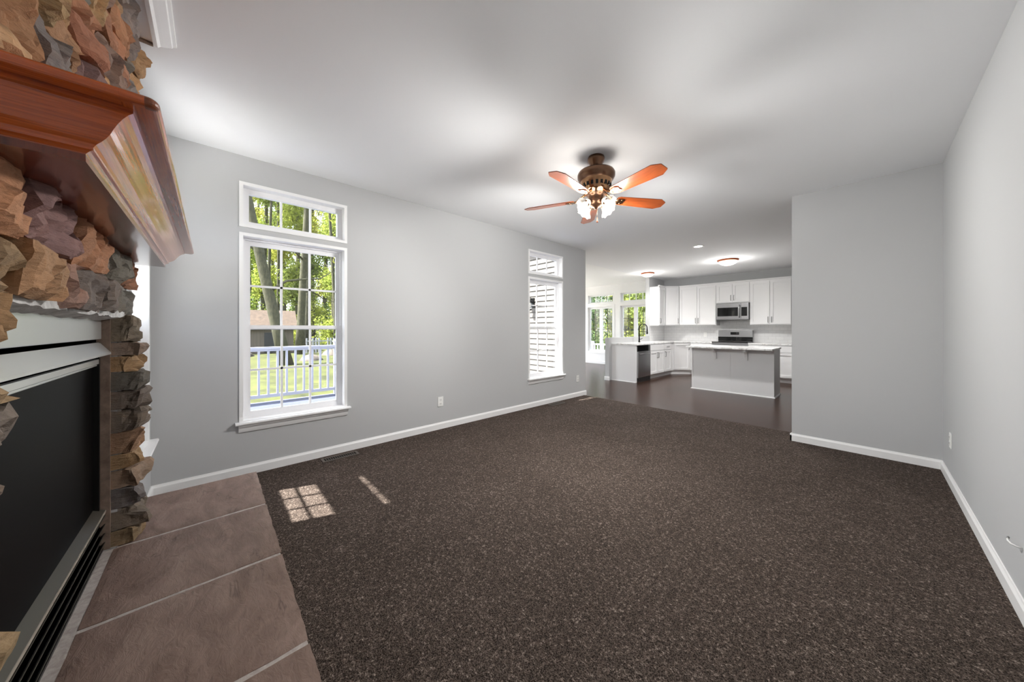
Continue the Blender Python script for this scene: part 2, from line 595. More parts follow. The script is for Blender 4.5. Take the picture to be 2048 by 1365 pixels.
wall('wall_left', 'x', XL, XL - TH, -0.50, YE, 0, CEIL + .1, [WIN_A, TRA_A, WIN_B, TRA_B])
wall('wall_fireplace', 'y', YF, YF - 0.17, XL - TH, XR + .12, 0, CEIL + .1, [WIN_C, TRA_C, (-2.42, -1.04, 0.0, 1.34)])
wall('wall_right', 'x', XR, XR + .12, YF - 0.17, 4.87, 0, CEIL + .1)
wall('wall_partition', 'y', 4.75, 4.87, -0.56, XR, 0, CEIL + .1)
wall('wall_kitchen_back', 'y', KB, KB + .15, -4.30, 1.3, 0, CEIL + .1)
wall('wall_kitchen_right', 'x', 1.2, 1.32, 4.87, KB, 0, CEIL + .1)
wall('wall_kitchen_hall', 'y', 4.87, 4.75, XR + .12, 1.32, 0, CEIL + .1)
wall('wall_kitchen_left', 'x', -4.19, -4.30, 9.18, KB, 0, CEIL + .1, material=M['wall'])
wall('wall_peninsula', 'x', -4.19, -4.30, 7.04, 9.18, 0, 1.025, material=M['wall'])
ADDED_DOOR = (-7.35, -5.50, 0.02, 2.10)  # opening for an unseen door, added to let sun into the morning room
wall('wall_morning_front', 'y', YE, 5.08, MX - .1, XL - .151, 0, 2.9, [ADDED_DOOR], material=M['wall_white'])
wall('wall_morning_back', 'y', MY, MY + .15, MX - .1, -4.30, 0, 2.9, [WIN_D, TRA_D, WIN_E, TRA_E], material=M['wall_white'])
wall('wall_morning_side', 'x', MX, MX - .15, YE, MY, 0, 2.9, [ADDED_GLAZING], material=M['wall_white'])

solo('ceiling', MB().box(XL - TH, 1.32, -0.50, YE, CEIL, CEIL + .1).box(-4.30, 1.32, YE, KB + .15, CEIL, CEIL + .1), M['ceiling'], kind='structure')
solo('ceiling_morning', MB().box(MX - .15, -4.301, 5.08, MY + .15, CEIL + .03, CEIL + .12), M['ceiling_lightened'], kind='structure')
solo('floor_wood', MB().box(MX - .1, 1.32, YC, KB + .1, -.08, 0.0), M['hardwood'], kind='structure')
solo('floor_carpet', MB().box(XL - .02, XR + .02, YF - .02, YC, -.08, 0.006), M['carpet'], kind='structure')

# baseboards: slim profile with a rounded top
def baseboard(name, pts, h=0.088, d=0.014):
    """pts: list of (p0, p1, normal) segments at floor level"""
    mb = MB()
    prof = [(0, 0), (d, 0), (d, h * .78), (d * .55, h * .92), (d * .4, h), (0, h)]
    for (a, b_, n) in pts:
        mb.prism(prof, lambda p, k, a=a, b_=b_, n=n: (((a, b_)[k])[0] + n[0] * p[0], ((a, b_)[k])[1] + n[1] * p[0], p[1]))
    return solo(name, mb, M['trim'], kind='structure')
baseboard('baseboard_left', [((XL, -.33), (XL, YE + .014), (1, 0))])
baseboard('baseboard_right', [((XR, -.33), (XR, 4.75), (-1, 0))])
baseboard('baseboard_partition', [((-0.574, 4.75), (XR, 4.75), (0, -1)), ((-.56, 4.736), (-.56, 4.884), (-1, 0))])
baseboard('baseboard_fireplace', [((-2.60, YF), (XL, YF), (0, 1)), ((XR, YF), (-.90, YF), (0, 1))])
baseboard('baseboard_morning', [((MX, MY), (-4.30, MY), (0, -1)), ((MX, YE), (MX, MY), (1, 0))], h=.10)
baseboard('baseboard_peninsula', [((-4.314, 7.04), (-4.176, 7.04), (0, -1)), ((-4.30, 7.03), (-4.30, 9.2), (-1, 0))], h=.09)

# ------------------------------------------------------------------ windows
def grid_bars(mb, ax, d0, d1, u0, u1, z0, z1, nu, nz, w=0.018):
    def B(a0, a1, b0, b1):
        if ax == 'x': mb.box(d0, d1, a0, a1, b0, b1)
        else: mb.box(a0, a1, d0, d1, b0, b1)
    for k in range(1, nu):
        u = u0 + (u1 - u0) * k / nu
        B(u - w / 2, u + w / 2, z0, z1)
    for k in range(1, nz):
        z = z0 + (z1 - z0) * k / nz
        B(u0, u1, z - w / 2, z + w / 2)

def ring(mb, ax, d0, d1, u0, u1, z0, z1, w, wt=None, wb=None):
    wt = w if wt is None else wt
    wb = w if wb is None else wb
    def B(a0, a1, b0, b1):
        if ax == 'x': mb.box(d0, d1, a0, a1, b0, b1)
        else: mb.box(a0, a1, d0, d1, b0, b1)
    B(u0, u0 + w, z0, z1); B(u1 - w, u1, z0, z1)
    B(u0 + w, u1 - w, z1 - wt, z1); B(u0 + w, u1 - w, z0, z0 + wb)

def base_of(ax, face, op):
    u = (op[0] + op[1]) / 2
    return (face, u, op[2]) if ax == 'x' else (u, face, op[2])

def pane(ax, d, u0, u1, z0, z1):
    mb = MB()
    if ax == 'x': mb.box(d - .002, d + .002, u0, u1, z0, z1)
    else: mb.box(u0, u1, d - .002, d + .002, z0, z1)
    return mb

def liner(W, ax, face, s, op, deep):
    """white jamb lining with a slim bead standing proud of the wall. s: +1 when the room lies on the + side"""
    mb = MB()
    u0, u1, z0, z1 = op
    ring(mb, ax, face - s * deep, face + s * .006, u0 + .001, u1 - .001, z0 + .001, z1 - .001, .012)
    ring(mb, ax, face + s * .0005, face + s * .009, u0 - .014, u1 + .014, z0 - .014, z1 + .014, .026)
    part('jamb', mb, M['trim'], W)

def window_double(n, ax, face, s, op, head=0.045, sun_blocked=False, sill=True, ny=(3, 2)):
    W = thing(f'window_{n}', None, None, base_of(ax, face, op), kind='structure')
    u0, u1, z0, z1 = op
    D = lambda k: face - s * k
    liner(W, ax, face, s, op, .13)
    mb = MB(); ring(mb, ax, D(.075), D(.125), u0 + .012, u1 - .012, z0 + .012, z1 - .012, .018)
    part('frame', mb, M['vinyl'], W)
    a0, a1 = u0 + .028, u1 - .028
    zm = 1.262
    def sash(name, d0, d1, lo, hi, wt, wb):
        mb = MB(); ring(mb, ax, D(d0), D(d1), a0, a1, lo, hi, .038, wt, wb)
        S = part(name, mb, M['vinyl'], W)
        g0, g1, h0, h1 = a0 + .038, a1 - .038, lo + wb, hi - wt
        mb = MB(); grid_bars(mb, ax, D((d0 + d1) / 2 - .007), D((d0 + d1) / 2 + .007), g0, g1, h0, h1, *ny)
        part('grille', mb, M['vinyl'], S)
        part('pane', pane(ax, D((d0 + d1) / 2), g0, g1, h0, h1), M['glass'], S)
    sash('lower_sash', .078, .100, z0 + .026, zm + .02, .034, .045)
    sash('upper_sash', .101, .123, zm - .02, z1 - .026, head, .034)
    if sun_blocked:
        part('added_sun_block', pane(ax, D(.128), a0 + .03, a1 - .03, z0 + .04, zm + .01), M['sun_block'], W)  # added sheet that blocks sun through the lower sash
    if sill:
        mb = MB()
        prof = [(-.012, z0 - .014), (.048, z0 - .014), (.052, z0 - .006), (.048, z0 + .006), (-.012, z0 + .006)]
        mb.prism(prof, lambda p, k: ((face + s * p[0], (u0 - .04, u1 + .04)[k], p[1]) if ax == 'x' else ((u0 - .04, u1 + .04)[k], face + s * p[0], p[1])))
        part('sill', mb, M['trim'], W)
        mb = MB()
        prof = [(0.001, z0 - .014), (.036, z0 - .014), (.034, z0 - .030), (.020, z0 - .044), (.016, z0 - .062), (.010, z0 - .080), (.001, z0 - .082)]
        mb.prism(prof, lambda p, k: ((face + s * p[0], (u0 - .018, u1 + .018)[k], p[1]) if ax == 'x' else ((u0 - .018, u1 + .018)[k], face + s * p[0], p[1])))
        part('apron', mb, M['trim'], W)
    return W

def window_transom(n, ax, face, s, op, cols=3, w=.044):
    W = thing(f'window_{n}', None, None, base_of(ax, face, op), kind='structure')
    u0, u1, z0, z1 = op
    D = lambda k: face - s * k
    liner(W, ax, face, s, op, .13)
    mb = MB(); ring(mb, ax, D(.078), D(.125), u0 + .012, u1 - .012, z0 + .012, z1 - .012, w)
    F = part('frame', mb, M['vinyl'], W)
    g = (u0 + .012 + w, u1 - .012 - w, z0 + .012 + w, z1 - .012 - w)
    mb = MB(); grid_bars(mb, ax, D(.094), D(.108), *g, cols, 1)
    part('grille', mb, M['vinyl'], F)
    part('pane', pane(ax, D(.101), *g), M['glass'], F)
    return W

def window_casement(n, ax, face, s, op, cols=2, rows=4, units=2, kind='window'):
    W = thing(f'{kind}_{n}', None, None, base_of(ax, face, op), kind='structure')
    u0, u1, z0, z1 = op
    D = lambda k: face - s * k
    liner(W, ax, face, s, op, .13)
    mb = MB(); ring(mb, ax, face + s * .0005, face + s * .016, u0 - .06, u1 + .06, z0 - .06, z1 + .06, .062)
    part('casing', mb, M['trim'], W)
    wu = (u1 - u0 - .024) / units
    for k in range(units):
        a, b_ = u0 + .012 + wu * k, u0 + .012 + wu * (k + 1)
        mb = MB(); ring(mb, ax, D(.07), D(.12), a, b_, z0 + .012, z1 - .012, .062)
        S = part('sash', mb, M['vinyl'], W)
        g = (a + .062, b_ - .062, z0 + .074, z1 - .074)
        mb = MB(); grid_bars(mb, ax, D(.088), D(.102), *g, cols, rows, .016)
        part('grille', mb, M['fp_ledge'], S)
        part('pane', pane(ax, D(.095), *g), M['glass'], S)
    return W

window_double(1, 'x', XL, 1, WIN_A)
window_transom(2, 'x', XL, 1, TRA_A)
window_double(3, 'x', XL, 1, WIN_B)
window_transom(4, 'x', XL, 1, TRA_B)
window_double(5, 'y', YF, 1, WIN_C, head=.16, sun_blocked=True)
window_transom(6, 'y', YF, 1, TRA_C)
window_casement(7, 'y', MY, -1, WIN_D)
window_transom(8, 'y', MY, -1, TRA_D, 4)
window_casement(9, 'y', MY, -1, WIN_E)
window_transom(10, 'y', MY, -1, TRA_E, 4)
window_casement(11, 'x', MX, 1, ADDED_GLAZING, 2, 4, 4)  # out of view, added for more daylight
window_casement(1, 'y', YE, 1, ADDED_DOOR, 1, 1, 2, 'door')  # glazed door added out of view to admit the sun

# crown and soffit board above the stone chimney
mb = MB()
cr = [(-.215, 2.678), (-.200, 2.676), (-.190, 2.686), (-.178, 2.690), (-.150, 2.700), (-.146, 2.708), (-.134, 2.712), (-.132, 2.7195), (-.215, 2.7195)]
mb.prism(cr, lambda p, k: ((-2.43, -.60)[k], p[0], p[1]))
solo('trim_1', mb, M['trim'], kind='structure')
solo('trim_2', box(-2.425, -.60, -.325, -.2155, 2.690, 2.7195), M['wall_white'], kind='structure')
solo('trim_3', MB().box(-2.437, -2.4255, -.325, -.216, 2.676, 2.7195), M['brown_plaster'], kind='structure')

# ------------------------------------------------------------------ fireplace
FX0, FX1 = -2.57, -0.93           # ends of the stone face
OX0, OX1, OZ0, OZ1 = -2.41, -1.05, 0.22, 1.32
FP = thing('fireplace', 'stacked stone fireplace with oak mantel and raised slate hearth', 'fireplace', (-1.73, -0.33, 0))

PAL = [(0.44, 0.225, 0.12), (0.41, 0.20, 0.115), (0.47, 0.265, 0.14), (0.32, 0.20, 0.165), (0.28, 0.185, 0.16), (0.38, 0.235, 0.14), (0.22, 0.19, 0.165), (0.37, 0.185, 0.11), (0.48, 0.28, 0.16)]
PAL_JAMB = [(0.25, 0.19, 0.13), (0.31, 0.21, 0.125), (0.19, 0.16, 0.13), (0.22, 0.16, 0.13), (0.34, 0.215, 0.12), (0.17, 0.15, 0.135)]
def stone(mb, x0, x1, z0, z1, front, r, inner=None):
    """one split-faced block: faceted front, rough sides. inner: 'lo' or 'hi' x-side that faces the opening"""
    step = 0.0145
    nx = max(3, int((x1 - x0) / step)); nz = max(3, int((z1 - z0) / step)); ny = 7 if inner else 4
    back = YF + 0.004
    cx, cz = (x0 + x1) / 2, (z0 + z1) / 2
    hx, hz = (x1 - x0) / 2, (z1 - z0) / 2
    seeds = []
    for _ in range(max(4, min(14, int((x1 - x0) * (z1 - z0) / .0055) + 3))):
        seeds.append((r.uniform(-hx, hx), r.uniform(-hz, hz), r.uniform(-.020, .012), r.uniform(-.38, .38), r.uniform(-.45, .45)))
    seed = Vector((r.uniform(-50, 50), r.uniform(-50, 50), r.uniform(-50, 50)))
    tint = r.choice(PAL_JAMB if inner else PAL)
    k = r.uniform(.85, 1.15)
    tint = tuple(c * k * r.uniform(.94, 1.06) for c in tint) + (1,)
    lean = r.uniform(-.25, .25)
    def place(i, j, l):
        u, w, q = i / nx * 2 - 1, j / nz * 2 - 1, l / ny       # q: 0 back, 1 front
        x, z = cx + u * hx, cz + w * hz
        y = back + (front - back) * q
        p = Vector((x, y, z))
        if q > 0.01:
            su, sw = u * hx + .014 * noise.noise(p * 19 + seed), w * hz + .010 * noise.noise(p * 23 - seed)
            g = min(seeds, key=lambda t: (su - t[0]) ** 2 + 1.8 * (sw - t[1]) ** 2)
            dd = g[2] + g[3] * (su - g[0]) + g[4] * (sw - g[1])
            y += max(-.034, min(.022, dd)) * q
            e = max(abs(u) ** 10, abs(w) ** 8)
            y -= e * .016 * q
        nv = noise.noise_vector(p * 12 + seed) * .008 + noise.noise_vector(p * 36 + seed) * .0045 + noise.noise_vector(p * 80 + seed) * .002
        y += nv.y * q * .9
        x += nv.x * 1.3 * (.3 + q) + lean * w * hz * .3
        z += nv.z * 1.1 * (.3 + q)
        if inner == 'lo' and u < 0:
            x -= (noise.noise(Vector((y * 26, z * 16, 0)) + seed) * .014 + .002) * (-u) * q
        if inner == 'hi' and u > 0:
            x += (noise.noise(Vector((y * 26, z * 16, 0)) + seed) * .014 + .002) * u * q
        y = max(y, back)
        if l == 0 and inner and (u < 0) == (inner == 'lo') and abs(u) > .3: y = back - .024
        return (x, y, z)
    idx = {}
    def vid(i, j, l):
        key = (i, j, l)
        if key not in idx:
            idx[key] = len(mb.v)
            mb.v.append(place(i, j, l)); mb.tint.append(tint)
        return idx[key]
    def fq(a, b_, c, d):
        mb.f.append((a, b_, c, d)); mb.sm.append(False)
    for i in range(nx):
        for j in range(nz):
            fq(vid(i + 1, j, ny), vid(i, j, ny), vid(i, j + 1, ny), vid(i + 1, j + 1, ny))
    for l in range(ny):
        for j in range(nz):
            fq(vid(0, j, l + 1), vid(0, j, l), vid(0, j + 1, l), vid(0, j + 1, l + 1))
            fq(vid(nx, j, l), vid(nx, j, l + 1), vid(nx, j + 1, l + 1), vid(nx, j + 1, l))
        for i in range(nx):
            fq(vid(i, 0, l), vid(i, 0, l + 1), vid(i + 1, 0, l + 1), vid(i + 1, 0, l))
            fq(vid(i, nz, l + 1), vid(i, nz, l), vid(i + 1, nz, l), vid(i + 1, nz, l + 1))

r = random.Random(21)
mb = MB()
def fill_row(x0, x1, z0, z1):
    x = x0 + r.uniform(-.01, .012)
    end = x1 + r.uniform(-.012, .012)
    while x < end - .04:
        w = r.uniform(.13, .34)
        if end - (x + w) < .10: w = end - x
        dz0, dz1 = r.uniform(-.006, .008), r.uniform(-.008, .006)
        stone(mb, x + .002, x + w - .002, z0 + .002 + dz0, z1 - .002 + dz1, r.uniform(*((-.300, -.274) if z1 < 1.71 else (-.278, -.246))), r)
        x += w
z = OZ0
rows = []
while z < OZ1 - .03:
    h = r.uniform(.065, .115)
    if OZ1 - (z + h) < .06: h = OZ1 - z
    rows.append((z, z + h)); z += h
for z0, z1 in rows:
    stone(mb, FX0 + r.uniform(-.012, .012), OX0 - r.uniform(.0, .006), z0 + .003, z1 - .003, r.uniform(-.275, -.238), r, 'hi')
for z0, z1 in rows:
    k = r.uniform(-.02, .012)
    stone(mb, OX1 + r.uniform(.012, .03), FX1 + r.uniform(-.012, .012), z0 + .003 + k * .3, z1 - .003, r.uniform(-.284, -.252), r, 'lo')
z = OZ1
while z < 2.66:
    h = r.uniform(.085, .155)
    if z < 1.50 and z + h > 1.46: h = 1.585 - z
    elif z < 1.60 and z > 1.5: h = 1.70 - z
    if 2.675 - (z + h) < .08: h = 2.672 - z
    fill_row(FX0 + (.05 if 1.5 < z < 1.69 else 0), FX1 - (.10 if 1.5 < z < 1.69 else 0), z, z + h)
    z += h
part('stone_facing', mb, M['stone'], FP)
mb = MB()
for a in ((FX0 + .02, OX0 - .01, .20, 2.66), (OX1 + .01, FX1 - .02, .20, 2.66), (OX0 - .01, OX1 + .01, OZ1 + .012, 2.66)):
    mb.box(a[0], a[1], YF + .001, YF + .012, a[2], a[3])
part('mortar_bed', mb, M['mortar'], FP)

# plaster: reveal at each side and the ragged fillet under the lintel stones
mb = MB()
mb.box(OX0 - .012, OX0 + .006, -.50, -.350, OZ0, OZ1 - .005)
part('plaster_reveal', mb, M['brown_plaster'], FP)
part('plaster_reveal', box(OX1 - .006, OX1 + .012, -.50, -.350, OZ0, OZ1 - .005), M['brown_plaster'], FP)
part('mortar_bead', box(FX0 + .02, FX1 - .02, -.324, -.296, 1.560, 1.5765), M['mortar'], FP)
mb = MB()
n = 60
prev = None
for k in range(n + 1):
    x = OX0 + .006 + (OX1 - OX0 - .012) * k / n
    zl = OZ1 - .012 + .012 * noise.noise(Vector((x * 9, 1.3, 0))) + .006 * noise.noise(Vector((x * 31, 4.3, 0)))
    yf = -.318 + .02 * noise.noise(Vector((x * 11, 7.7, 0)))
    sec = [(x, -.40, OZ1 + .014), (x, -.40, zl - .018), (x, (yf - .40) / 2, zl - .010), (x, yf, zl), (x, yf, OZ1 + .014)]
    if prev:
        for a in range(5):
            b_ = (a + 1) % 5
            mb.quad([prev[a], sec[a], sec[b_], prev[b_]])
    prev = sec
part('plaster_fillet', mb, M['plaster'], FP)

# metal insert
IX0, IX1 = OX0 + .008, OX1 - .008
INS = part('firebox', MB().box(IX0, IX1, -.72, -.70, .22, 1.32).box(IX0, IX0 + .006, -.70, -.39, .22, 1.31).box(IX1 - .006, IX1, -.70, -.39, .22, 1.31).box(IX0, IX1, -.70, -.39, .22, .226).box(IX0, IX1, -.70, -.395, 1.286, 1.29), M['fp_black'], FP)
for a in (IX0 + .006, IX1 - .024):
    part('side_frame', box(a, a + .018, -.40, -.378, .226, 1.19), M['fp_black'], INS)
part('top_panel', MB().box(IX0 + .008, IX1 - .008, -.384, -.374, 1.205, 1.305), M['fp_grey'], INS, bevel=.003)
mb = MB()
hood = [(-.386, 1.186), (-.380, 1.190), (-.346, 1.142), (-.346, 1.134), (-.352, 1.134)]
mb.prism(hood, lambda p, k: ((IX0 + .004, IX1 - .004)[k], p[0], p[1]))
part('hood', mb, M['fp_grey'], INS)
mb = MB().box(IX0 + .026, IX1 - .026, -.392, -.378, 1.092, 1.114).box(IX0 + .026, IX1 - .026, -.394, -.384, 1.082, 1.090)
part('top_rail', mb, M['fp_grey'], INS, bevel=.002)
part('glass_door', box(IX0 + .026, IX1 - .026, -.402, -.396, .425, 1.082), M['fp_glass'], INS)
mb = MB()
mb.prism([(-.402, .428), (-.402, .412), (-.362, .402), (-.362, .410)], lambda p, k: ((IX0 + .008, IX1 - .008)[k], p[0], p[1]))
LD = part('ledge', mb, M['fp_ledge'], INS)
part('bright_edge', box(IX0 + .008, IX1 - .008, -.3625, -.3605, .400, .411), M['fp_bright'], LD)
for k in range(4):
    zz = .385 - k * .042
    mb = MB()
    mb.prism([(-.392, zz - .030), (-.392, zz - .024), (-.366, zz + .004), (-.363, zz + .004), (-.363, zz), (-.388, zz - .030)], lambda p, k: ((IX0 + .01, IX1 - .01)[k], p[0], p[1]))
    L = part('louver', mb, M['fp_black'], INS)
    part('louver_edge', box(IX0 + .01, IX1 - .01, -.3635, -.362, zz + .001, zz + .0045), M['fp_ledge'], L)
part('kick_plate', box(IX0 + .008, IX1 - .008, -.376, -.368, .226, .236), M['fp_black'], INS)

# raised hearth: riser, slabs, grout
HX0, HX1, HYF = -2.99, -0.45, 0.238
mb = MB().box(HX0 + .02, HX1 - .02, YF + .001, HYF - .02, .007, .185).box(OX0 + .02, OX1 - .02, -.44, YF + .0005, .007, .185)
part('hearth_riser', mb, M['mortar'], FP)
part('hearth_grout', MB().box(HX0 + .006, HX1 - .006, YF + .001, HYF - .004, .186, .2165).box(OX0 + .01, OX1 - .01, -.44, YF + .0005, .186, .2165), M['grout'], FP)
joints = [HX0, -2.40, -1.822, -1.243, -.80, HX1]
def slab(x0, x1, y0, y1, skew0, skew1, seed):
    mb = MB()
    nx, ny = 26, 28
    def P(i, j, top):
        u, w = i / nx, j / ny
        s = Vector((seed * 3.1, 0, 0))
        xa = x0 + skew0 * w + .004 * noise.noise(Vector((w * 6, seed, 0))) * (1 if i == 0 else 1)
        xb = x1 + skew1 * w + .004 * noise.noise(Vector((w * 6, seed + 5, 0)))
        x = xa + (xb - xa) * u
        y = y0 + (y1 - y0) * w
        if j == ny: y += .004 * noise.noise(Vector((u * 9, seed, 3)))
        e = max(abs(u * 2 - 1), abs(w * 2 - 1)) ** 24
        z = .2205 + .0016 * noise.noise(Vector((x * 5, y * 9, seed))) + .0012 * noise.noise(Vector((x * 17, y * 24, seed))) - .003 * e
        return (x, y, z if top else .187)
    for i in range(nx):
        for j in range(ny):
            mb.quad([P(i, j, 1), P(i + 1, j, 1), P(i + 1, j + 1, 1), P(i, j + 1, 1)], True)
    for i in range(nx):
        mb.quad([P(i, ny, 0), P(i, ny, 1), P(i + 1, ny, 1), P(i + 1, ny, 0)])
        mb.quad([P(i, 0, 0), P(i + 1, 0, 0), P(i + 1, 0, 1), P(i, 0, 1)])
    for j in range(ny):
        mb.quad([P(0, j, 0), P(0, j, 1), P(0, j + 1, 1), P(0, j + 1, 0)])
        mb.quad([P(nx, j, 0), P(nx, j + 1, 0), P(nx, j + 1, 1), P(nx, j, 1)])
    return mb
for k in range(5):
    a, b_ = joints[k], joints[k + 1]
    y0 = -.335 if True else 0
    inside = b_ > OX0 + .05 and a < OX1 - .05
    y0 = -.338 if inside else -.326
    part('hearth_slab', slab(a + (.009 if k else 0), b_ - (.009 if k < 4 else 0), y0, HYF, -.006 if k else 0, -.006 if k < 4 else 0, k * 7.3 + 1), M['slate'], FP)

# mantel
XN, XFAR, YM = -.916, -2.61, -.0735
YB = -.325
prof = [(.037, 1.676), (.037, 1.667), (.044, 1.664), (.052, 1.657), (.059, 1.648), (.065, 1.638), (.070, 1.628), (.076, 1.620), (.083, 1.614), (.090, 1.609), (.094, 1.604), (.094, 1.599), (.099, 1.597), (.104, 1.593), (.107, 1.587), (.107, 1.581), (.105, 1.578)]
MT = part('mantel', MB().box(XFAR + .105, XN - .105, YB, YM - .105, 1.577, 1.592), M['oak_under'], FP, label='darker oak underside')
inner = [(o + .012, z_) for o, z_ in reversed(prof)]
inner[0] = (.118, 1.578); inner[-1] = (.049, 1.676)
outline = prof + inner
part('front_molding', MB().prism(outline, lambda p, k: ((XN - p[0], XFAR + p[0])[k], YM - p[0], p[1])), M['oak_x'], MT)
for nm, sx, xe in (('end_molding', -1, XN), ('end_molding', 1, XFAR)):
    part(nm, MB().prism(outline, lambda p, k, sx=sx, xe=xe: (xe + sx * p[0], (YM - p[0], YB)[k], p[1])), M['oak_y'], MT)
# shelf board with bullnose: long core plus end strip with grain across
bull = []
for k in range(9):
    a = math.pi / 2 - math.pi * k / 8
    bull.append((.0095 - .0095 * math.cos(a), 1.685 + .0095 * math.sin(a)))
bo = bull + [(.05, 1.6755), (.05, 1.6945)]
mb = MB().prism([(p[0], p[1]) for p in bo], lambda p, k: ((XN - .0193, XFAR + .0193)[k], YM - p[0], p[1]))
mb.box(XFAR + .0501, XN - .0501, YB, YM - .0501, 1.6757, 1.6943)
part('shelf_board', mb, M['oak_x'], MT)
for sx, xe in ((-1, XN), (1, XFAR)):
    bs = [(min(p[0], .0192), p[1]) for p in bo]
    o = part('shelf_end', MB().prism(bo, lambda p, k, sx=sx, xe=xe: (xe + sx * p[0], (YM - .0502, YB)[k], p[1])).prism(bs, lambda p, k, sx=sx, xe=xe: (xe + sx * p[0], (YM - .0193, YM - .0501)[k], p[1])), M['oak_y'], MT)
    # rounded corner block with the bullnose carried round it
    mb = MB()
    layers = []
    for o_, z_ in bull:
        rad = max(.0005, .018 - o_)
        pts = [(.0192, .0192), (.0192, o_)] + [(.018 - rad * math.cos(t), .018 - rad * math.sin(t)) for t in [math.pi / 2 - math.pi / 2 * q / 6 for q in range(7)]] + [(o_, .0192)]
        layers.append([(xe + sx * p[0], YM - p[1], z_) for p in pts])
    n = len(layers[0])
    for l_ in range(len(layers) - 1):
        for q in range(n):
            j = (q + 1) % n
            mb.quad([layers[l_][q], layers[l_][j], layers[l_ + 1][j], layers[l_ + 1][q]])
    mb.quad(layers[0]); mb.quad(layers[-1])
    part('corner_cap', mb, M['oak_end'], MT)

# ------------------------------------------------------------------ ceiling fan
FCX, FCY = -1.566, 2.422
FAN = thing('ceiling_fan', 'bronze ceiling fan with five cherry blades and four lit glass shades', 'ceiling fan', (FCX, FCY, CEIL))
c = (FCX, FCY, 0)
part('canopy', MB().lathe([(.0001, 2.719), (.068, 2.719), (.072, 2.705), (.070, 2.688), (.060, 2.668), (.052, 2.655), (.050, 2.645), (.038, 2.632), (.022, 2.626), (.0001, 2.626)], c), M['bronze'], FAN)
part('downrod', MB().lathe([(.014, 2.628), (.014, 2.605)], c, 16), M['bronze'], FAN)
part('motor_housing', MB().lathe([(.0001, 2.612), (.03, 2.610), (.045, 2.602), (.11, 2.598), (.148, 2.588), (.157, 2.572), (.156, 2.545), (.142, 2.520), (.132, 2.510)], c, 48), M['bronze'], FAN)
mb = MB().lathe([(.132, 2.511), (.128, 2.480), (.120, 2.455), (.114, 2.440), (.112, 2.425), (.096, 2.415), (.084, 2.402)], c, 48)
MR = part('motor_band', mb, M['bronze_bright'], FAN)
mb = MB()
for k in range(20):
    a = 2 * math.pi * k / 20
    s0 = len(mb.v)
    mb.box(.117, .127, -.010, .010, 2.445, 2.478)
    mb.xform(Matrix.Translation((FCX, FCY, 0)) @ Matrix.Rotation(a, 4, 'Z'), s0)
part('vent_slots', mb, M['black_metal'], MR)
part('switch_cup', MB().lathe([(.084, 2.404), (.080, 2.392), (.066, 2.388), (.062, 2.365), (.070, 2.352), (.074, 2.335), (.066, 2.312), (.045, 2.298), (.020, 2.290), (.012, 2.276), (.0001, 2.272)], c, 40), M['bronze'], FAN)

def blade_mb(ang):
    """blade pitched 12 degrees"""
    out = []
    L0, L1 = .185, .648
    pts = [(L0, -.040), (L0 + .025, -.054), (L1 - .060, -.071), (L1 - .006, -.040), (L1, -.034), (L1, .034), (L1 - .006, .040), (L1 - .060, .071), (L0 + .025, .054), (L0, .040)]
    mb = MB()
    mb.prism(pts, lambda p, k: (p[0], p[1], (-.003, .003)[k]))
    mb.xform(Matrix.Rotation(math.radians(-12), 4, 'X'))
    mb.xform(Matrix.Translation((FCX, FCY, 2.365)) @ Matrix.Rotation(ang, 4, 'Z'))
    return mb
def iron_mb(ang):
    mb = MB()
    mb.tube([(.075, 0, .050), (.105, 0, .040), (.135, 0, .018), (.165, 0, .000), (.19, 0, -.008)], [.011, .011, .010, .009, .008], 10)
    s0 = len(mb.v)
    pts = [(.165, -.012), (.195, -.034), (.235, -.040), (.262, -.022), (.255, 0), (.262, .022), (.235, .040), (.195, .034), (.165, .012)]
    mb.prism(pts, lambda p, k: (p[0], p[1], (-.010, -.0045)[k]))
    for y in (-.024, .024):
        mb.lathe([(.0001, -.013), (.005, -.012), (.005, -.008)], (.228, y, 0), 10)
    mb.xform(Matrix.Rotation(math.radians(-12), 4, 'X'), s0)
    mb.xform(Matrix.Translation((FCX, FCY, 2.365)) @ Matrix.Rotation(ang, 4, 'Z'))
    return mb
for k in range(5):
    ang = math.radians(-12.7 + 72 * k)
    B_ = part('blade', blade_mb(ang), None, FAN)
    # grain follows the blade: own material coordinates come from a turned copy of the mesh
    part('blade_iron', iron_mb(ang), M['bronze_bright'], B_)
    B_.data.transform(Matrix.Rotation(-ang, 4, 'Z'))
    B_.rotation_euler = (0, 0, ang)
    for ch in [x for x in bpy.data.objects if x.parent == B_]:
        ch.data.transform(Matrix.Rotation(-ang, 4, 'Z'))
    B_.data.materials.append(M['blade'])

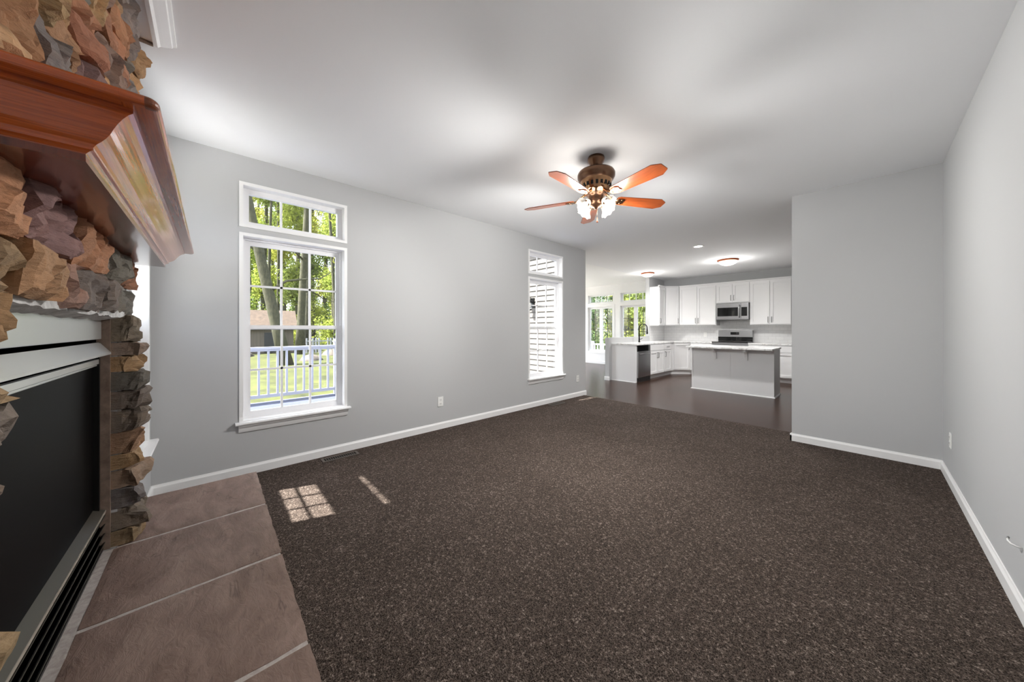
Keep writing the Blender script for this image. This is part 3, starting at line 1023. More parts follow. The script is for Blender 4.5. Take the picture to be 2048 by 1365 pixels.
shade_prof = [(p[0] * .78, p[1] * .76) for p in [(.020, 0), (.030, -.006), (.036, -.020), (.038, -.045), (.048, -.070), (.064, -.094), (.080, -.110), (.086, -.116)]]
for k in range(4):
    a = math.radians(-12 + 90 * k)
    tilt = math.radians(54)
    dirv = Vector((math.cos(a) * math.sin(tilt), math.sin(a) * math.sin(tilt), -math.cos(tilt)))
    A = (-dirv).to_track_quat('Z', 'Y').to_matrix()
    root = Vector((FCX, FCY, 2.330)) + Vector((math.cos(a), math.sin(a), 0)) * .075
    arm = MB().tube([Vector((FCX, FCY, 2.335)) + Vector((math.cos(a), math.sin(a), 0)) * .055, Vector((FCX, FCY, 2.336)) + Vector((math.cos(a), math.sin(a), 0)) * .066, root], .009, 10)
    arm.lathe([(.0001, .006), (.022, .004), (.027, -.010), (.027, -.024)], tuple(root), 20, A)
    AR = part('lamp_holder', arm, M['bronze'], FAN)
    # scalloped rim
    mb = MB()
    n = 48
    for (rr, h) in shade_prof:
        sc = max(0, (rr - .05) / .024)
        for q in range(n):
            t = 2 * math.pi * q / n
            r2 = rr * (1 + .05 * sc * math.cos(8 * t))
            h2 = h - .006 * sc * math.cos(8 * t)
            mb.v.append(tuple(root + A @ Vector((r2 * math.cos(t), r2 * math.sin(t), h2))))
    for p in range(len(shade_prof) - 1):
        for q in range(n):
            j = (q + 1) % n
            mb.f.append((p * n + q, p * n + j, (p + 1) * n + j, (p + 1) * n + q)); mb.sm.append(True)
    part('lamp_shade', mb, M['shade'], AR)
    bc = root + dirv * .056
    mb = MB().lathe([(.0001, .034), (.010, .030), (.013, .014), (.020, .000), (.023, -.014), (.018, -.030), (.008, -.037), (.0001, -.038)], tuple(bc), 20, A)
    part('bulb', mb, M['bulb'], AR)
    # most of the light leaves by the open mouth of the shade, some glows through the frosted glass
    ld = bpy.data.lights.new('fan_bulb_beam', 'SPOT')
    ld.energy = FAN_W * 1.38
    ld.spot_size = math.radians(164)
    ld.spot_blend = 0.6
    ld.color = (1.0, 0.985, 0.955)
    ld.shadow_soft_size = .13
    lo = bpy.data.objects.new('fan_bulb_beam', ld)
    lo.location = root + dirv * .118
    lo.rotation_euler = dirv.to_track_quat('-Z', 'Y').to_euler()
    COL.objects.link(lo)
    ld = bpy.data.lights.new('fan_bulb_glow', 'POINT')
    ld.energy = FAN_W * .10
    ld.color = (1.0, 0.97, 0.92)
    ld.shadow_soft_size = .10
    lo = bpy.data.objects.new('fan_bulb_glow', ld)
    lo.location = root + dirv * .12
    COL.objects.link(lo)
part('pull_chain', MB().tube([(FCX + .03, FCY - .03, 2.30), (FCX + .03, FCY - .03, 2.185)], .0012, 6), M['bronze_bright'], FAN)
part('pull_fob', MB().lathe([(.0001, 2.192), (.004, 2.188), (.005, 2.170), (.008, 2.155), (.007, 2.148), (.0001, 2.146)], (FCX + .03, FCY - .03, 0), 14), M['blade'], FAN)

# ------------------------------------------------------------------ kitchen ceiling lights
def flush_light(name, label, x, y, rad, power):
    T = thing(name, label, 'ceiling light', (x, y, CEIL), group='flush ceiling lights of the kitchen')
    part('rim', MB().lathe([(.0001, CEIL - .001), (rad * 1.0, CEIL - .001), (rad * 1.02, CEIL - .012), (rad * .98, CEIL - .024), (rad * .90, CEIL - .034), (rad * .86, CEIL - .034)], (x, y, 0), 40), M['copper'], T)
    pr = [(rad * .88 * math.cos(t), CEIL - .032 - rad * .46 * math.sin(t)) for t in [q * math.pi / 2 / 9 for q in range(10)]]
    part('glass_bowl', MB().lathe(pr, (x, y, 0), 40), M['bowl'], T)
    part('finial', MB().lathe([(.0001, pr[-1][1] - .012), (.007, pr[-1][1] - .006), (.008, pr[-1][1] + .002)], (x, y, 0), 12), M['copper'], T)
    ld = bpy.data.lights.new('flush_lamp', 'SPOT')
    ld.energy = power * 3
    ld.spot_size = math.radians(165)
    ld.spot_blend = 1.0
    ld.color = (1, .98, .95)
    ld.shadow_soft_size = .08
    lo = bpy.data.objects.new('flush_lamp', ld)
    lo.location = (x, y, CEIL - .034 - rad * .46 - .03)
    COL.objects.link(lo)
    ld = bpy.data.lights.new('flush_glow', 'POINT')
    ld.energy = power * .22
    ld.color = (1, .98, .95)
    ld.shadow_soft_size = .10
    lo = bpy.data.objects.new('flush_glow', ld)
    lo.location = (x, y, CEIL - .034 - rad * .46 - .12)
    COL.objects.link(lo)
flush_light('flush_ceiling_light', 'lit glass bowl ceiling light with copper rim above the kitchen island', -2.0, 8.12, .195, FLUSH_W)
flush_light('flush_ceiling_light', 'lit glass bowl ceiling light with copper rim above the sink peninsula', -3.92, 8.50, .165, FLUSH_W * .7)
T = thing('recessed_light', 'small round recessed ceiling light between fan and kitchen', 'ceiling light', (-2.03, 6.39, CEIL))
part('trim_ring', MB().lathe([(.062, CEIL - .001), (.092, CEIL - .001), (.094, CEIL - .006), (.080, CEIL - .009), (.068, CEIL - .006)], (-2.03, 6.39, 0), 40), M['trim'], T)
part('lens', MB().lathe([(.0001, CEIL - .005), (.070, CEIL - .005), (.070, CEIL - .0005)], (-2.03, 6.39, 0), 40), M['downlight'], T)
ld = bpy.data.lights.new('recessed_lamp', 'SPOT')
ld.energy = SPOT_W; ld.spot_size = math.radians(130); ld.spot_blend = .6; ld.color = (1, .98, .95); ld.shadow_soft_size = .06
lo = bpy.data.objects.new('recessed_lamp', ld); lo.location = (-2.03, 6.39, CEIL - .02)
COL.objects.link(lo)

# ------------------------------------------------------------------ outlets, registers, cable
def outlet(label, ax, face, s, u, zc):
    loc = (face, u, zc) if ax == 'x' else (u, face, zc)
    T = thing('wall_outlet', label, 'outlet', loc, group=None)
    def B(mb, a0, a1, d0, d1, z0, z1):
        if ax == 'x': mb.box(face + s * d0, face + s * d1, u + a0, u + a1, zc + z0, zc + z1)
        else: mb.box(u + a0, u + a1, face + s * d0, face + s * d1, zc + z0, zc + z1)
        return mb
    part('cover_plate', B(MB(), -.037, .037, .0005, .007, -.060, .060), M['plastic'], T, bevel=.002)
    for dz in (.024, -.024):
        rc = part('receptacle', B(MB(), -.018, .018, .0072, .010, dz - .018, dz + .018), M['plastic'], T, bevel=.003)
        mb = MB()
        B(mb, -.009, -.006, .0101, .0106, dz - .004, dz + .008); B(mb, .006, .009, .0101, .0106, dz - .004, dz + .008); B(mb, -.002, .002, .0101, .0106, dz - .013, dz - .009)
        part('slots', mb, M['slot'], rc)
outlet('white outlet on the long window wall between the two windows', 'x', XL, 1, 2.09, .345)
outlet('white outlet beside the siding-view window near the wall end', 'x', XL, 1, 4.93, .335)
outlet('white outlet low on the plain wall beside the partition corner', 'x', XR, -1, 4.33, .36)
outlet('white outlet under the morning room windows', 'y', MY, -1, -6.08, .30)
outlet('white outlet on the tile backsplash by the range', 'y', KB, -1, -3.06, 1.08)

def register(label, x0, x1, y0, y1):
    T = thing('floor_register', label, 'floor vent', ((x0 + x1) / 2, (y0 + y1) / 2, .006))
    mb = MB()
    z0, z1 = .0065, .013
    mb.box(x0, x0 + .02, y0, y1, z0, z1).box(x1 - .02, x1, y0, y1, z0, z1).box(x0 + .02, x1 - .02, y0, y0 + .02, z0, z1).box(x0 + .02, x1 - .02, y1 - .02, y1, z0, z1)
    part('frame', mb, M['register'], T)
    part('duct_opening', box(x0 + .02, x1 - .02, y0 + .02, y1 - .02, .0062, .0072), M['pit'], T)
    n = 15
    mb = MB()
    for k in range(1, n):
        y = y0 + .02 + (y1 - y0 - .04) * k / n
        mb.box(x0 + .02, x1 - .02, y - .003, y + .003, .0075, .012)
    part('louvers', mb, M['register'], T)
register('brown slotted floor vent in the carpet under the leafy-view window', -3.51, -3.40, .76, 1.08)
register('brown slotted floor vent in the carpet under the siding-view window', -3.51, -3.40, 4.02, 4.36)

T = thing('coax_cable_stub', 'short white cable end sticking out of the plain wall', 'cable', (XR, 2.60, .300))
part('cable', MB().tube([(XR - .0005, 2.585, .300), (XR - .015, 2.588, .301), (XR - .027, 2.596, .304), (XR - .032, 2.610, .309), (XR - .030, 2.624, .313)], .0034, 10), M['plastic'], T)
part('connector', MB().tube([(XR - .030, 2.624, .313), (XR - .027, 2.634, .316)], .0045, 10), M['nickel'], T)

# ------------------------------------------------------------------ kitchen
CT0, CT1 = .860, .892        # worktop bottom and top
UZ0, UZ1 = 1.335, 2.430      # wall cabinets
BF = 9.60                    # face of the base cabinets on the back wall
UF = 9.89                    # face of the wall cabinets
PF = -3.58                   # face of the peninsula cabinets

def door_mb(w0, w1, z0, z1, y=0.0, t=.022, rail=.055):
    """shaker door, local: width on x, face at -y"""
    mb = MB()
    mb.box(w0, w0 + rail, y - t, y, z0, z1).box(w1 - rail, w1, y - t, y, z0, z1)
    mb.box(w0 + rail, w1 - rail, y - t, y, z1 - rail, z1).box(w0 + rail, w1 - rail, y - t, y, z0, z0 + rail)
    mb.box(w0 + rail, w1 - rail, y - t + .015, y, z0 + rail, z1 - rail)
    return mb
def handle_mb(x, zc, y, L=.13, horiz=False):
    mb = MB()
    if horiz:
        mb.tube([(x - L / 2, y, zc), (x - L / 2, y - .026, zc), (x - L / 2 + .01, y - .030, zc), (x + L / 2 - .01, y - .030, zc), (x + L / 2, y - .026, zc), (x + L / 2, y, zc)], .006, 8)
    else:
        mb.tube([(x, y, zc - L / 2), (x, y - .026, zc - L / 2), (x, y - .030, zc - L / 2 + .01), (x, y - .030, zc + L / 2 - .01), (x, y - .026, zc + L / 2), (x, y, zc + L / 2)], .006, 8)
    return mb

def cabinet(name, label, loc, rotz, w, depth, z0, z1, doors, toe=False, crown=False, group=None, cat='cabinet', back=0.0):
    """local frame: x along the width from 0 to w, front at y=0, body to y=+depth. doors: (kind, x0, x1, z0, z1, handle_x, handle_z, horiz)"""
    T = thing(name, label, cat, loc, rotz, group)
    zb = z0 + (.10 if toe else 0)
    mb = MB().box(.001, w - .001, .001, depth, zb, z1)
    BD = part('body', mb, M['cabinet'], T, local=True)
    if toe:
        part('toe_kick', box(.001, w - .001, .06, depth, z0, zb), M['cabinet'], T, local=True)
    if crown:
        pr = [(0, z1 - .004), (-.012, z1 + .004), (-.020, z1 + .022), (-.030, z1 + .030), (-.030, z1 + .036), (0.03, z1 + .036)]
        part('crown', MB().prism(pr, lambda p, k: ((.001, w - .001)[k], p[0], p[1])), M['cabinet'], T, local=True)
    for (kind, a, b_, c0, c1, hx, hz, hor) in doors:
        if kind == 'door':
            D = part('door', door_mb(a, b_, c0, c1), M['cabinet'], T, local=True)
        else:
            D = part('drawer', box(a, b_, -.019, 0, c0, c1), M['cabinet'], T, local=True, bevel=.003)
        if hx is not None:
            part('handle', handle_mb(hx, hz, -.019, .11 if hor else .13, hor), M['nickel'], D, local=True)
    return T

G_U = 'white wall cabinets'
def pair(w, z0, z1, hz, g=.012):
    m_ = w / 2
    return [('door', g, m_ - .006, z0, z1, m_ - .034, hz, False), ('door', m_ + .006, w - g, z0, z1, m_ + .034, hz, False)]

# wall cabinets: back wall (local x runs to +x, front faces -y)
U0, U1, U2, U3 = -3.62, -2.552, -1.962, -0.60
ux = [-3.632, -2.70, -1.965, -1.165]
cabinet('wall_cabinet', 'white two-door wall cabinet between the corner cabinet and the microwave', (ux[0], UF, 0), 0, ux[1] - ux[0], KB - UF - .002, UZ0, UZ1, pair(ux[1] - ux[0], UZ0 + .02, UZ1 - .03, UZ0 + .13), crown=True)
cabinet('wall_cabinet', 'short white two-door wall cabinet directly above the microwave', (ux[1], UF, 0), 0, ux[2] - ux[1], KB - UF - .002, 1.905, UZ1, pair(ux[2] - ux[1], 1.92, UZ1 - .03, 2.04), crown=True)
cabinet('wall_cabinet', 'white two-door wall cabinet between the microwave and the grey partition edge', (ux[2], UF, 0), 0, ux[3] - ux[2], KB - UF - .002, UZ0, UZ1, pair(ux[3] - ux[2], UZ0 + .02, UZ1 - .03, UZ0 + .13), crown=True)
# left wall cabinet: front faces +x
LW = 9.20
wl_ = 9.60 - LW
cabinet('wall_cabinet', 'narrow white single-door wall cabinet at the open end above the sink', (-3.93, LW, 0), math.pi / 2, wl_, .258, UZ0, UZ1, [('door', .012, wl_ - .012, UZ0 + .02, UZ1 - .03, .045, UZ0 + .13, False)], crown=True)
# diagonal corner wall cabinet
T = thing('corner_wall_cabinet', 'diagonal white corner wall cabinet with a single door', 'cabinet', (-3.93, 9.602, 0))
poly = [(-3.93, 9.604), (-3.636, 9.89), (-3.636, KB - .002), (-4.188, KB - .002), (-4.188, 9.604)]
part('body', MB().prism(poly, lambda p, k: (p[0], p[1], (UZ0, UZ1)[k])), M['cabinet'], T)
dv = Vector((.294, .286, 0)); dl = dv.length; ang = math.atan2(dv.y, dv.x)
Rm = Matrix.Translation((-3.93, 9.604, 0)) @ Matrix.Rotation(ang, 4, 'Z')
D = part('door', door_mb(.022, dl - .022, UZ0 + .02, UZ1 - .03, -.001).xform(Rm), M['cabinet'], T)
part('handle', handle_mb(dl - .052, UZ0 + .13, -.020).xform(Rm), M['nickel'], D)
pr = [(0, UZ1 - .004), (-.012, UZ1 + .004), (-.020, UZ1 + .022), (-.030, UZ1 + .030), (-.030, UZ1 + .036), (0.03, UZ1 + .036)]
part('crown', MB().prism(pr, lambda p, k: ((.02, dl - .02)[k], p[0], p[1])).xform(Rm), M['cabinet'], T)

# microwave
mw0, mw1, mz0, mz1, my = -2.682, -1.975, 1.475, 1.898, UF - .085
T = thing('microwave', 'stainless over-the-range microwave with black glass door', 'microwave', ((mw0 + mw1) / 2, my, mz0))
part('body', box(mw0, mw1, my + .02, KB - .003, mz0, mz1), M['steel'], T)
xd = mw0 + (mw1 - mw0) * .77
D = part('door', box(mw0, xd, my - .004, my + .019, mz0 + .012, mz1 - .003), M['steel'], T, bevel=.004)
part('window', box(mw0 + .03, xd - .06, my - .007, my - .0045, mz0 + .09, mz1 - .11), M['black_glass'], D)
hx = xd - .028
part('handle', MB().tube([(hx, my - .004, mz0 + .05), (hx, my - .034, mz0 + .07), (hx, my - .042, mz0 + .15), (hx, my - .042, mz1 - .15), (hx, my - .034, mz1 - .07), (hx, my - .004, mz1 - .05)], .011, 10), M['steel'], D)
part('control_panel', box(xd + .003, mw1, my - .004, my + .019, mz0 + .012, mz1 - .003), M['steel'], T, bevel=.004)
part('keypad', box(xd + .012, mw1 - .03, my - .007, my - .0045, mz0 + .09, mz1 - .11), M['black_glass'], T)
part('grille', box(mw0, mw1, my + .02, my + .30, mz0 - .006, mz0 - .0005), M['black_plastic'], T)

# base cabinets on the back wall
bw = KB - BF - .002
cabinet('drawer_cabinet', 'white three-drawer base cabinet between the corner and the range', (-3.245, BF, 0), 0, .53, bw, 0, CT0, [('drawer', .012, .518, .70, .845, .265, .772, True), ('drawer', .012, .518, .43, .685, .265, .60, True), ('drawer', .012, .518, .125, .415, .265, .33, True)], toe=True)
cabinet('base_cabinet', 'white base cabinet with a drawer and doors behind the island end', (-1.94, BF, 0), 0, .86, bw, 0, CT0, [('drawer', .012, .848, .70, .845, .43, .772, True), ('door', .012, .424, .125, .685, .39, .60, False), ('door', .436, .848, .125, .685, .47, .60, False)], toe=True)
# diagonal corner base
T = thing('corner_base_cabinet', 'diagonal white corner base cabinet with one plain door', 'cabinet', (PF, 9.28, 0))
poly = [(PF, 9.282), (-3.247, BF), (-3.247, KB - .002), (-4.188, KB - .002), (-4.188, 9.282)]
BD = part('body', MB().prism(poly, lambda p, k: (p[0], p[1], (.10, CT0)[k])), M['cabinet'], T)
poly2 = [(PF - .06, 9.282), (-3.247, BF + .06), (-3.247, KB - .002), (-4.188, KB - .002), (-4.188, 9.282)]
part('toe_kick', MB().prism(poly2, lambda p, k: (p[0], p[1], (0, .10)[k])), M['cabinet'], T)
dv = Vector((-3.247 - PF, BF - 9.282, 0)); dl = dv.length
Rm = Matrix.Translation((PF, 9.282, 0)) @ Matrix.Rotation(math.atan2(dv.y, dv.x), 4, 'Z')
D = part('door', door_mb(.024, dl - .024, .125, .845, -.001).xform(Rm), M['cabinet'], T)
part('handle', handle_mb(dl - .05, .74, -.020).xform(Rm), M['nickel'], D)
# peninsula bases, fronts face +x
pd = 4.188 - 3.58
w = .80
cabinet('sink_base_cabinet', 'white sink base cabinet with two doors beside the dishwasher', (PF, 7.862, 0), math.pi / 2, w, pd, 0, CT0, [('drawer', .012, w - .012, .70, .845, None, 0, False), ('door', .012, w / 2 - .004, .125, .685, w / 2 - .035, .58, False), ('door', w / 2 + .004, w - .012, .125, .685, w / 2 + .035, .58, False)], toe=True)
w = .612
cabinet('base_cabinet', 'white base cabinet with one drawer over one door beside the diagonal corner', (PF, 8.666, 0), math.pi / 2, w, pd, 0, CT0, [('drawer', .012, w - .16, .70, .845, .23, .772, True), ('door', .012, w - .16, .125, .685, .06, .58, False)], toe=True)
T = thing('peninsula_end_panel', 'plain white panel closing the end of the sink peninsula', 'panel', (-3.88, 7.17, 0))
part('panel', box(-4.188, PF, 7.165, 7.215, 0, CT0), M['cabinet'], T)
part('shoe_molding', MB().prism([(0, 0), (-.014, 0), (-.010, .012), (0, .018)], lambda p, k: ((-4.188, PF)[k], 7.1645 + p[0], p[1])), M['cabinet'], T)

# dishwasher
T = thing('dishwasher', 'stainless dishwasher with black top panel under the peninsula worktop', 'dishwasher', (PF, 7.535, 0))
y0, y1 = 7.222, 7.856
part('tub', box(-4.15, PF - .02, y0 + .01, y1 - .01, .10, CT0 - .004), M['black_plastic'], T)
D = part('door', box(PF - .019, PF + .028, y0, y1, .105, .715), M['steel'], T, bevel=.004)
part('control_panel', box(PF - .019, PF + .022, y0, y1, .722, CT0 - .006), M['black_glass'], T, bevel=.003)
part('handle', MB().tube([(PF + .028, y0 + .05, .66), (PF + .058, y0 + .05, .66), (PF + .062, y0 + .07, .66), (PF + .062, y1 - .07, .66), (PF + .058, y1 - .05, .66), (PF + .028, y1 - .05, .66)], .009, 10), M['steel'], D)
part('kick_plate', box(PF - .05, PF + .022, y0 - .004, y1, .0, .098), M['black_plastic'], T)

# worktops
def slab2(name, label, polys, loc):
    mb = MB()
    for p_ in polys:
        mb.prism(p_, lambda p, k: (p[0], p[1], (CT0 + .0005, CT1)[k]))
    return solo(name, mb, M['quartz'], label, 'worktop', loc=loc, bevel=.003)
slab2('worktop', 'white quartz worktop running along the sink peninsula into the corner', [[(-4.188, 7.145), (-3.552, 7.145), (-3.552, 9.27), (-3.236, 9.572), (-2.716, 9.572), (-2.716, KB - .002), (-4.188, KB - .002)]], (-3.87, 8.0, CT0))
slab2('worktop', 'white quartz worktop piece between the range and the grey partition edge', [[(-1.940, 9.572), (-1.08, 9.572), (-1.08, KB - .002), (-1.940, KB - .002)]], (-1.5, 9.9, CT0))
# backsplash
solo('trim_backsplash', MB().box(-4.187, -1.0, KB - .0015, KB - .0005, CT1, 1.60).box(-4.1895, -4.188, 9.2, KB - .002, CT1, 1.60), M['tile'], kind='structure')

# range
T = thing('kitchen_range', 'stainless electric range with black glass top and raised back panel', 'stove', (-2.328, 9.85, 0))
rx0, rx1 = -2.712, -1.944
part('body', box(rx0, rx1, 9.60, KB - .004, .02, .895), M['steel'], T)
part('cooktop', box(rx0 - .001, rx1 + .001, 9.555, 10.10, .8955, .912), M['black_glass'], T, bevel=.003)
BG = part('back_panel', box(rx0, rx1, 10.10, KB - .004, .9, 1.20), M['steel'], T, bevel=.006)
part('lower_band', box(rx0 + .001, rx1 - .001, 10.088, 10.0995, .915, 1.03), M['black_glass'], BG)
part('display', box(-2.43, -2.24, 10.093, 10.0995, 1.085, 1.155), M['black_glass'], BG)
OD = part('oven_door', box(rx0 + .004, rx1 - .004, 9.565, 9.5995, .22, .78), M['black_glass'], T)
part('handle', MB().tube([(rx0 + .06, 9.565, .74), (rx0 + .06, 9.52, .74), (rx1 - .06, 9.52, .74), (rx1 - .06, 9.565, .74)], .011, 10), M['steel'], OD)
part('drawer', box(rx0 + .004, rx1 - .004, 9.57, 9.5995, .05, .21), M['steel'], T)

# faucet
fx, fy = -4.02, 8.23
T = thing('kitchen_faucet', 'tall matte black spring faucet standing on the peninsula worktop', 'faucet', (fx, fy, CT1))
part('base', MB().lathe([(.0001, CT1 + .001), (.028, CT1 + .001), (.028, CT1 + .012), (.020, CT1 + .016), (.018, CT1 + .12), (.0001, CT1 + .12)], (fx, fy, 0), 20), M['black_metal'], T)
arc = [(fx, fy, CT1 + .10 + .03 * k) for k in range(10)]
for k in range(1, 13):
    a = math.pi * k / 12
    arc.append((fx + .105 - .105 * math.cos(a), fy, CT1 + .37 + .105 * math.sin(a)))
part('spout', MB().tube(arc, .012, 12), M['black_metal'], T)
part('spring', MB().tube([(fx + .0 + .018 * math.cos(k * .9), fy + .018 * math.sin(k * .9), CT1 + .12 + .0022 * k) for k in range(115)], .0035, 6), M['black_metal'], T)
sx = fx + .21
part('spray_head', MB().lathe([(.012, CT1 + .375), (.016, CT1 + .33), (.017, CT1 + .27), (.022, CT1 + .25), (.022, CT1 + .215), (.0001, CT1 + .213)], (sx, fy, 0), 16), M['black_metal'], T)
part('docking_arm', MB().tube([(fx, fy, CT1 + .28), (sx - .02, fy, CT1 + .28)], .006, 8), M['black_metal'], T)
part('lever', MB().tube([(fx + .018, fy, CT1 + .075), (fx + .06, fy, CT1 + .085), (fx + .085, fy, CT1 + .10)], .008, 10), M['black_metal'], T)

# island
ix0, ix1, iy0, iy1 = -2.473, -1.112, 7.40, 7.98
T = thing('kitchen_island', 'white kitchen island with flat panels and two corbels under the overhang', 'kitchen island', (-1.79, 7.69, 0))
part('body', box(ix0 + .006, ix1 - .006, iy0 + .006, iy1, .0, CT0), M['cabinet'], T)
xm = (ix0 + ix1) / 2
for a, b_ in ((ix0 + .03, xm - .007), (xm + .007, ix1 - .03)):
    part('panel', box(a, b_, iy0, iy0 + .0055, .02, CT0 - .001), M['cabinet'], T)
for a, b_ in ((ix0, ix0 + .03), (xm - .012, xm + .012), (ix1 - .03, ix1)):
    part('corner_strip', box(a, b_, iy0 - .006, iy0 + .0055, .001, CT0 - .001), M['cabinet'], T)
part('end_panel', box(ix1 - .0055, ix1, iy0 + .006, iy1, .001, CT0 - .001), M['cabinet'], T)
shoe = [(0, 0), (-.016, 0), (-.012, .014), (0, .020)]
mb = MB().prism(shoe, lambda p, k: ((ix0 + p[0], ix1 - p[0])[k], iy0 - .0065 + p[0], p[1]))
mb.prism(shoe, lambda p, k: (ix1 + .0005 - p[0], (iy0 - .0065 + p[0], iy1)[k], p[1]))
part('shoe_molding', mb, M['cabinet'], T)
for bx in (-2.035, -1.523):
    pts = [(iy0 - .0065, CT0 - .002), (iy0 - .19, CT0 - .002), (iy0 - .19, CT0 - .03), (iy0 - .12, CT0 - .05), (iy0 - .07, CT0 - .09), (iy0 - .045, CT0 - .15), (iy0 - .04, CT0 - .21), (iy0 - .0065, CT0 - .21)]
    part('corbel', MB().prism(pts, lambda p, k, bx=bx: (bx + (-.022, .022)[k], p[0], p[1])), M['cabinet'], T)
slab2('island_worktop', 'white quartz worktop lying on the kitchen island', [[(ix0 - .03, iy0 - .25), (ix1 + .015, iy0 - .25), (ix1 + .015, iy1 + .03), (ix0 - .03, iy1 + .03)]], (-1.79, 7.6, CT0))

# ------------------------------------------------------------------ outdoors
# unseen roof overhangs, widths shaped to block or pass sun at each window
solo('eave_sun_cut', MB().box(XL - TH - 1.05, XL - TH, -1.7, 2.6, 2.90, 3.0).box(XL - TH - .21, XL - TH, 2.6, 5.0, 2.90, 3.0).box(XL - TH, 1.5, -.865, -.5, 2.90, 3.0).box(XL - TH - 1.05, 1.5, -.5, 2.6, 3.0, 3.1).box(XL - TH - .21, 1.5, 2.6, YE, 3.0, 3.1).box(MX - .3, 1.5, YE - .3, KB + .5, 3.0, 3.1), M['vinyl'], kind='structure')
# exterior faces: lap siding on the morning room wall
SIDE_Y = 5.075
mb = MB()
z = -.75
while z < 2.95:
    h = .112
    mb.prism([(SIDE_Y + .003, z), (SIDE_Y - .022, z), (SIDE_Y - .004, z + h), (SIDE_Y + .003, z + h)], lambda p, k: ((MX - .12 if z > 2.16 or z < -.1 else ADDED_DOOR[1] + .07, XL - TH - .002)[k], p[0], p[1]))
    if -.1 <= z <= 2.16:
        mb.prism([(SIDE_Y + .003, z), (SIDE_Y - .022, z), (SIDE_Y - .004, z + h), (SIDE_Y + .003, z + h)], lambda p, k: ((MX - .12, ADDED_DOOR[0] - .07)[k], p[0], p[1]))
    z += h
solo('wall_siding', mb, M['siding'], kind='structure')

T = thing('wall_lantern', 'dark outdoor lantern on the pale siding outside the second window', 'lantern', (-4.83, 5.0, 1.80))
lx, ly = -4.83, SIDE_Y - .017
part('back_plate', box(lx - .05, lx + .05, ly - .022, ly, 1.70, 1.90), M['black_metal'], T)
part('bracket', MB().tube([(lx, ly - .02, 1.86), (lx, ly - .08, 1.90), (lx, ly - .10, 1.885)], .008, 8), M['black_metal'], T)
part('glass_body', MB().lathe([(.045, 1.66), (.062, 1.80)], (lx, ly - .10, 0), 6, smooth=False), M['glass'], T)
part('cage', MB().lathe([(.0001, 1.885), (.03, 1.87), (.085, 1.815), (.085, 1.805), (.066, 1.80)], (lx, ly - .10, 0), 6, smooth=False).lathe([(.050, 1.665), (.050, 1.65), (.02, 1.63), (.0001, 1.62)], (lx, ly - .10, 0), 6, smooth=False), M['black_metal'], T)

DZ = -.15
mb = MB()
k = 0
x = -7.78
while x < XL - TH - .01:
    mb.box(x, min(x + .137, XL - TH - .002), -3.0, SIDE_Y - .02, DZ - .025, DZ)
    x += .142
solo('deck_floor', mb, M['deck'], kind='structure')
solo('deck_rim', MB().box(-7.80, -7.78, -3.0, SIDE_Y - .02, DZ - .25, DZ - .002), M['rail'], kind='structure')

T = thing('deck_railing', 'white deck railing with square balusters outside the leafy-view window', 'railing', (-7.70, .5, DZ))
ry0, ry1, rxx = -2.6, 1.97, -7.70
part('top_rail', MB().box(rxx - .045, rxx + .045, ry0, ry1 - .045, .86, .90).box(rxx - .025, rxx + .025, ry0, ry1 - .045, .82, .86), M['rail'], T)
part('bottom_rail', box(rxx - .025, rxx + .025, ry0, ry1 - .045, -.06, .0), M['rail'], T)
y = ry1 - .16
while y > ry0 + .05:
    part('baluster', box(rxx - .018, rxx + .018, y - .018, y + .018, .0, .82), M['rail'], T)
    y -= .145
mb = MB().box(rxx - .05, rxx + .05, ry1 - .045, ry1 + .055, DZ, .96).box(rxx - .065, rxx + .065, ry1 - .06, ry1 + .07, .96, .985)
mb.prism([(-.05, .985), (.05, .985), (0, 1.03)], lambda p, k: (rxx + p[0], ry1 + .005 + (-.05, .05)[k], p[1]))
part('post', mb, M['rail'], T)
part('support_block', box(rxx - .02, rxx + .02, -.02, .02, DZ, -.06), M['rail'], T)

solo('ground_bounce_white', box(XL - TH + .01, 3.0, -7.0, YF - .175, -.6, -.15), mat('white_bounce_slab', srgb(226, 224, 220), .8), kind='structure')  # unseen white slab added to bounce sun in beside the fireplace
# unseen pale slab added to bounce sun onto the morning room ceiling
solo('ground_bounce_pale', box(-13.5, MX - .155, 5.0, 11.0, -.6, -.2), mat('pale_bounce_slab', srgb(205, 200, 192), .8), kind='structure')

# garden ground
mb = MB()
gx = [-90 + 2.5 * i for i in range(45)]
gy = [-40 + 2.5 * j for j in range(45)]
def ground_z(x, y):
    d = max(0.0, -x - 8)
    d2 = max(0.0, y - 11)
    return -.85 + min(.5, d * .02) + min(.4, d2 * .02) + .10 * noise.noise(Vector((x * .12, y * .12, 0)))
base_i = 0
for i in range(len(gx)):
    for j in range(len(gy)):
        mb.v.append((gx[i], gy[j], ground_z(gx[i], gy[j])))
for i in range(len(gx) - 1):
    for j in range(len(gy) - 1):
        q = i * len(gy) + j
        mb.f.append((q, q + len(gy), q + len(gy) + 1, q + 1)); mb.sm.append(True)
solo('ground_lawn', mb, M['lawn'], kind='structure')

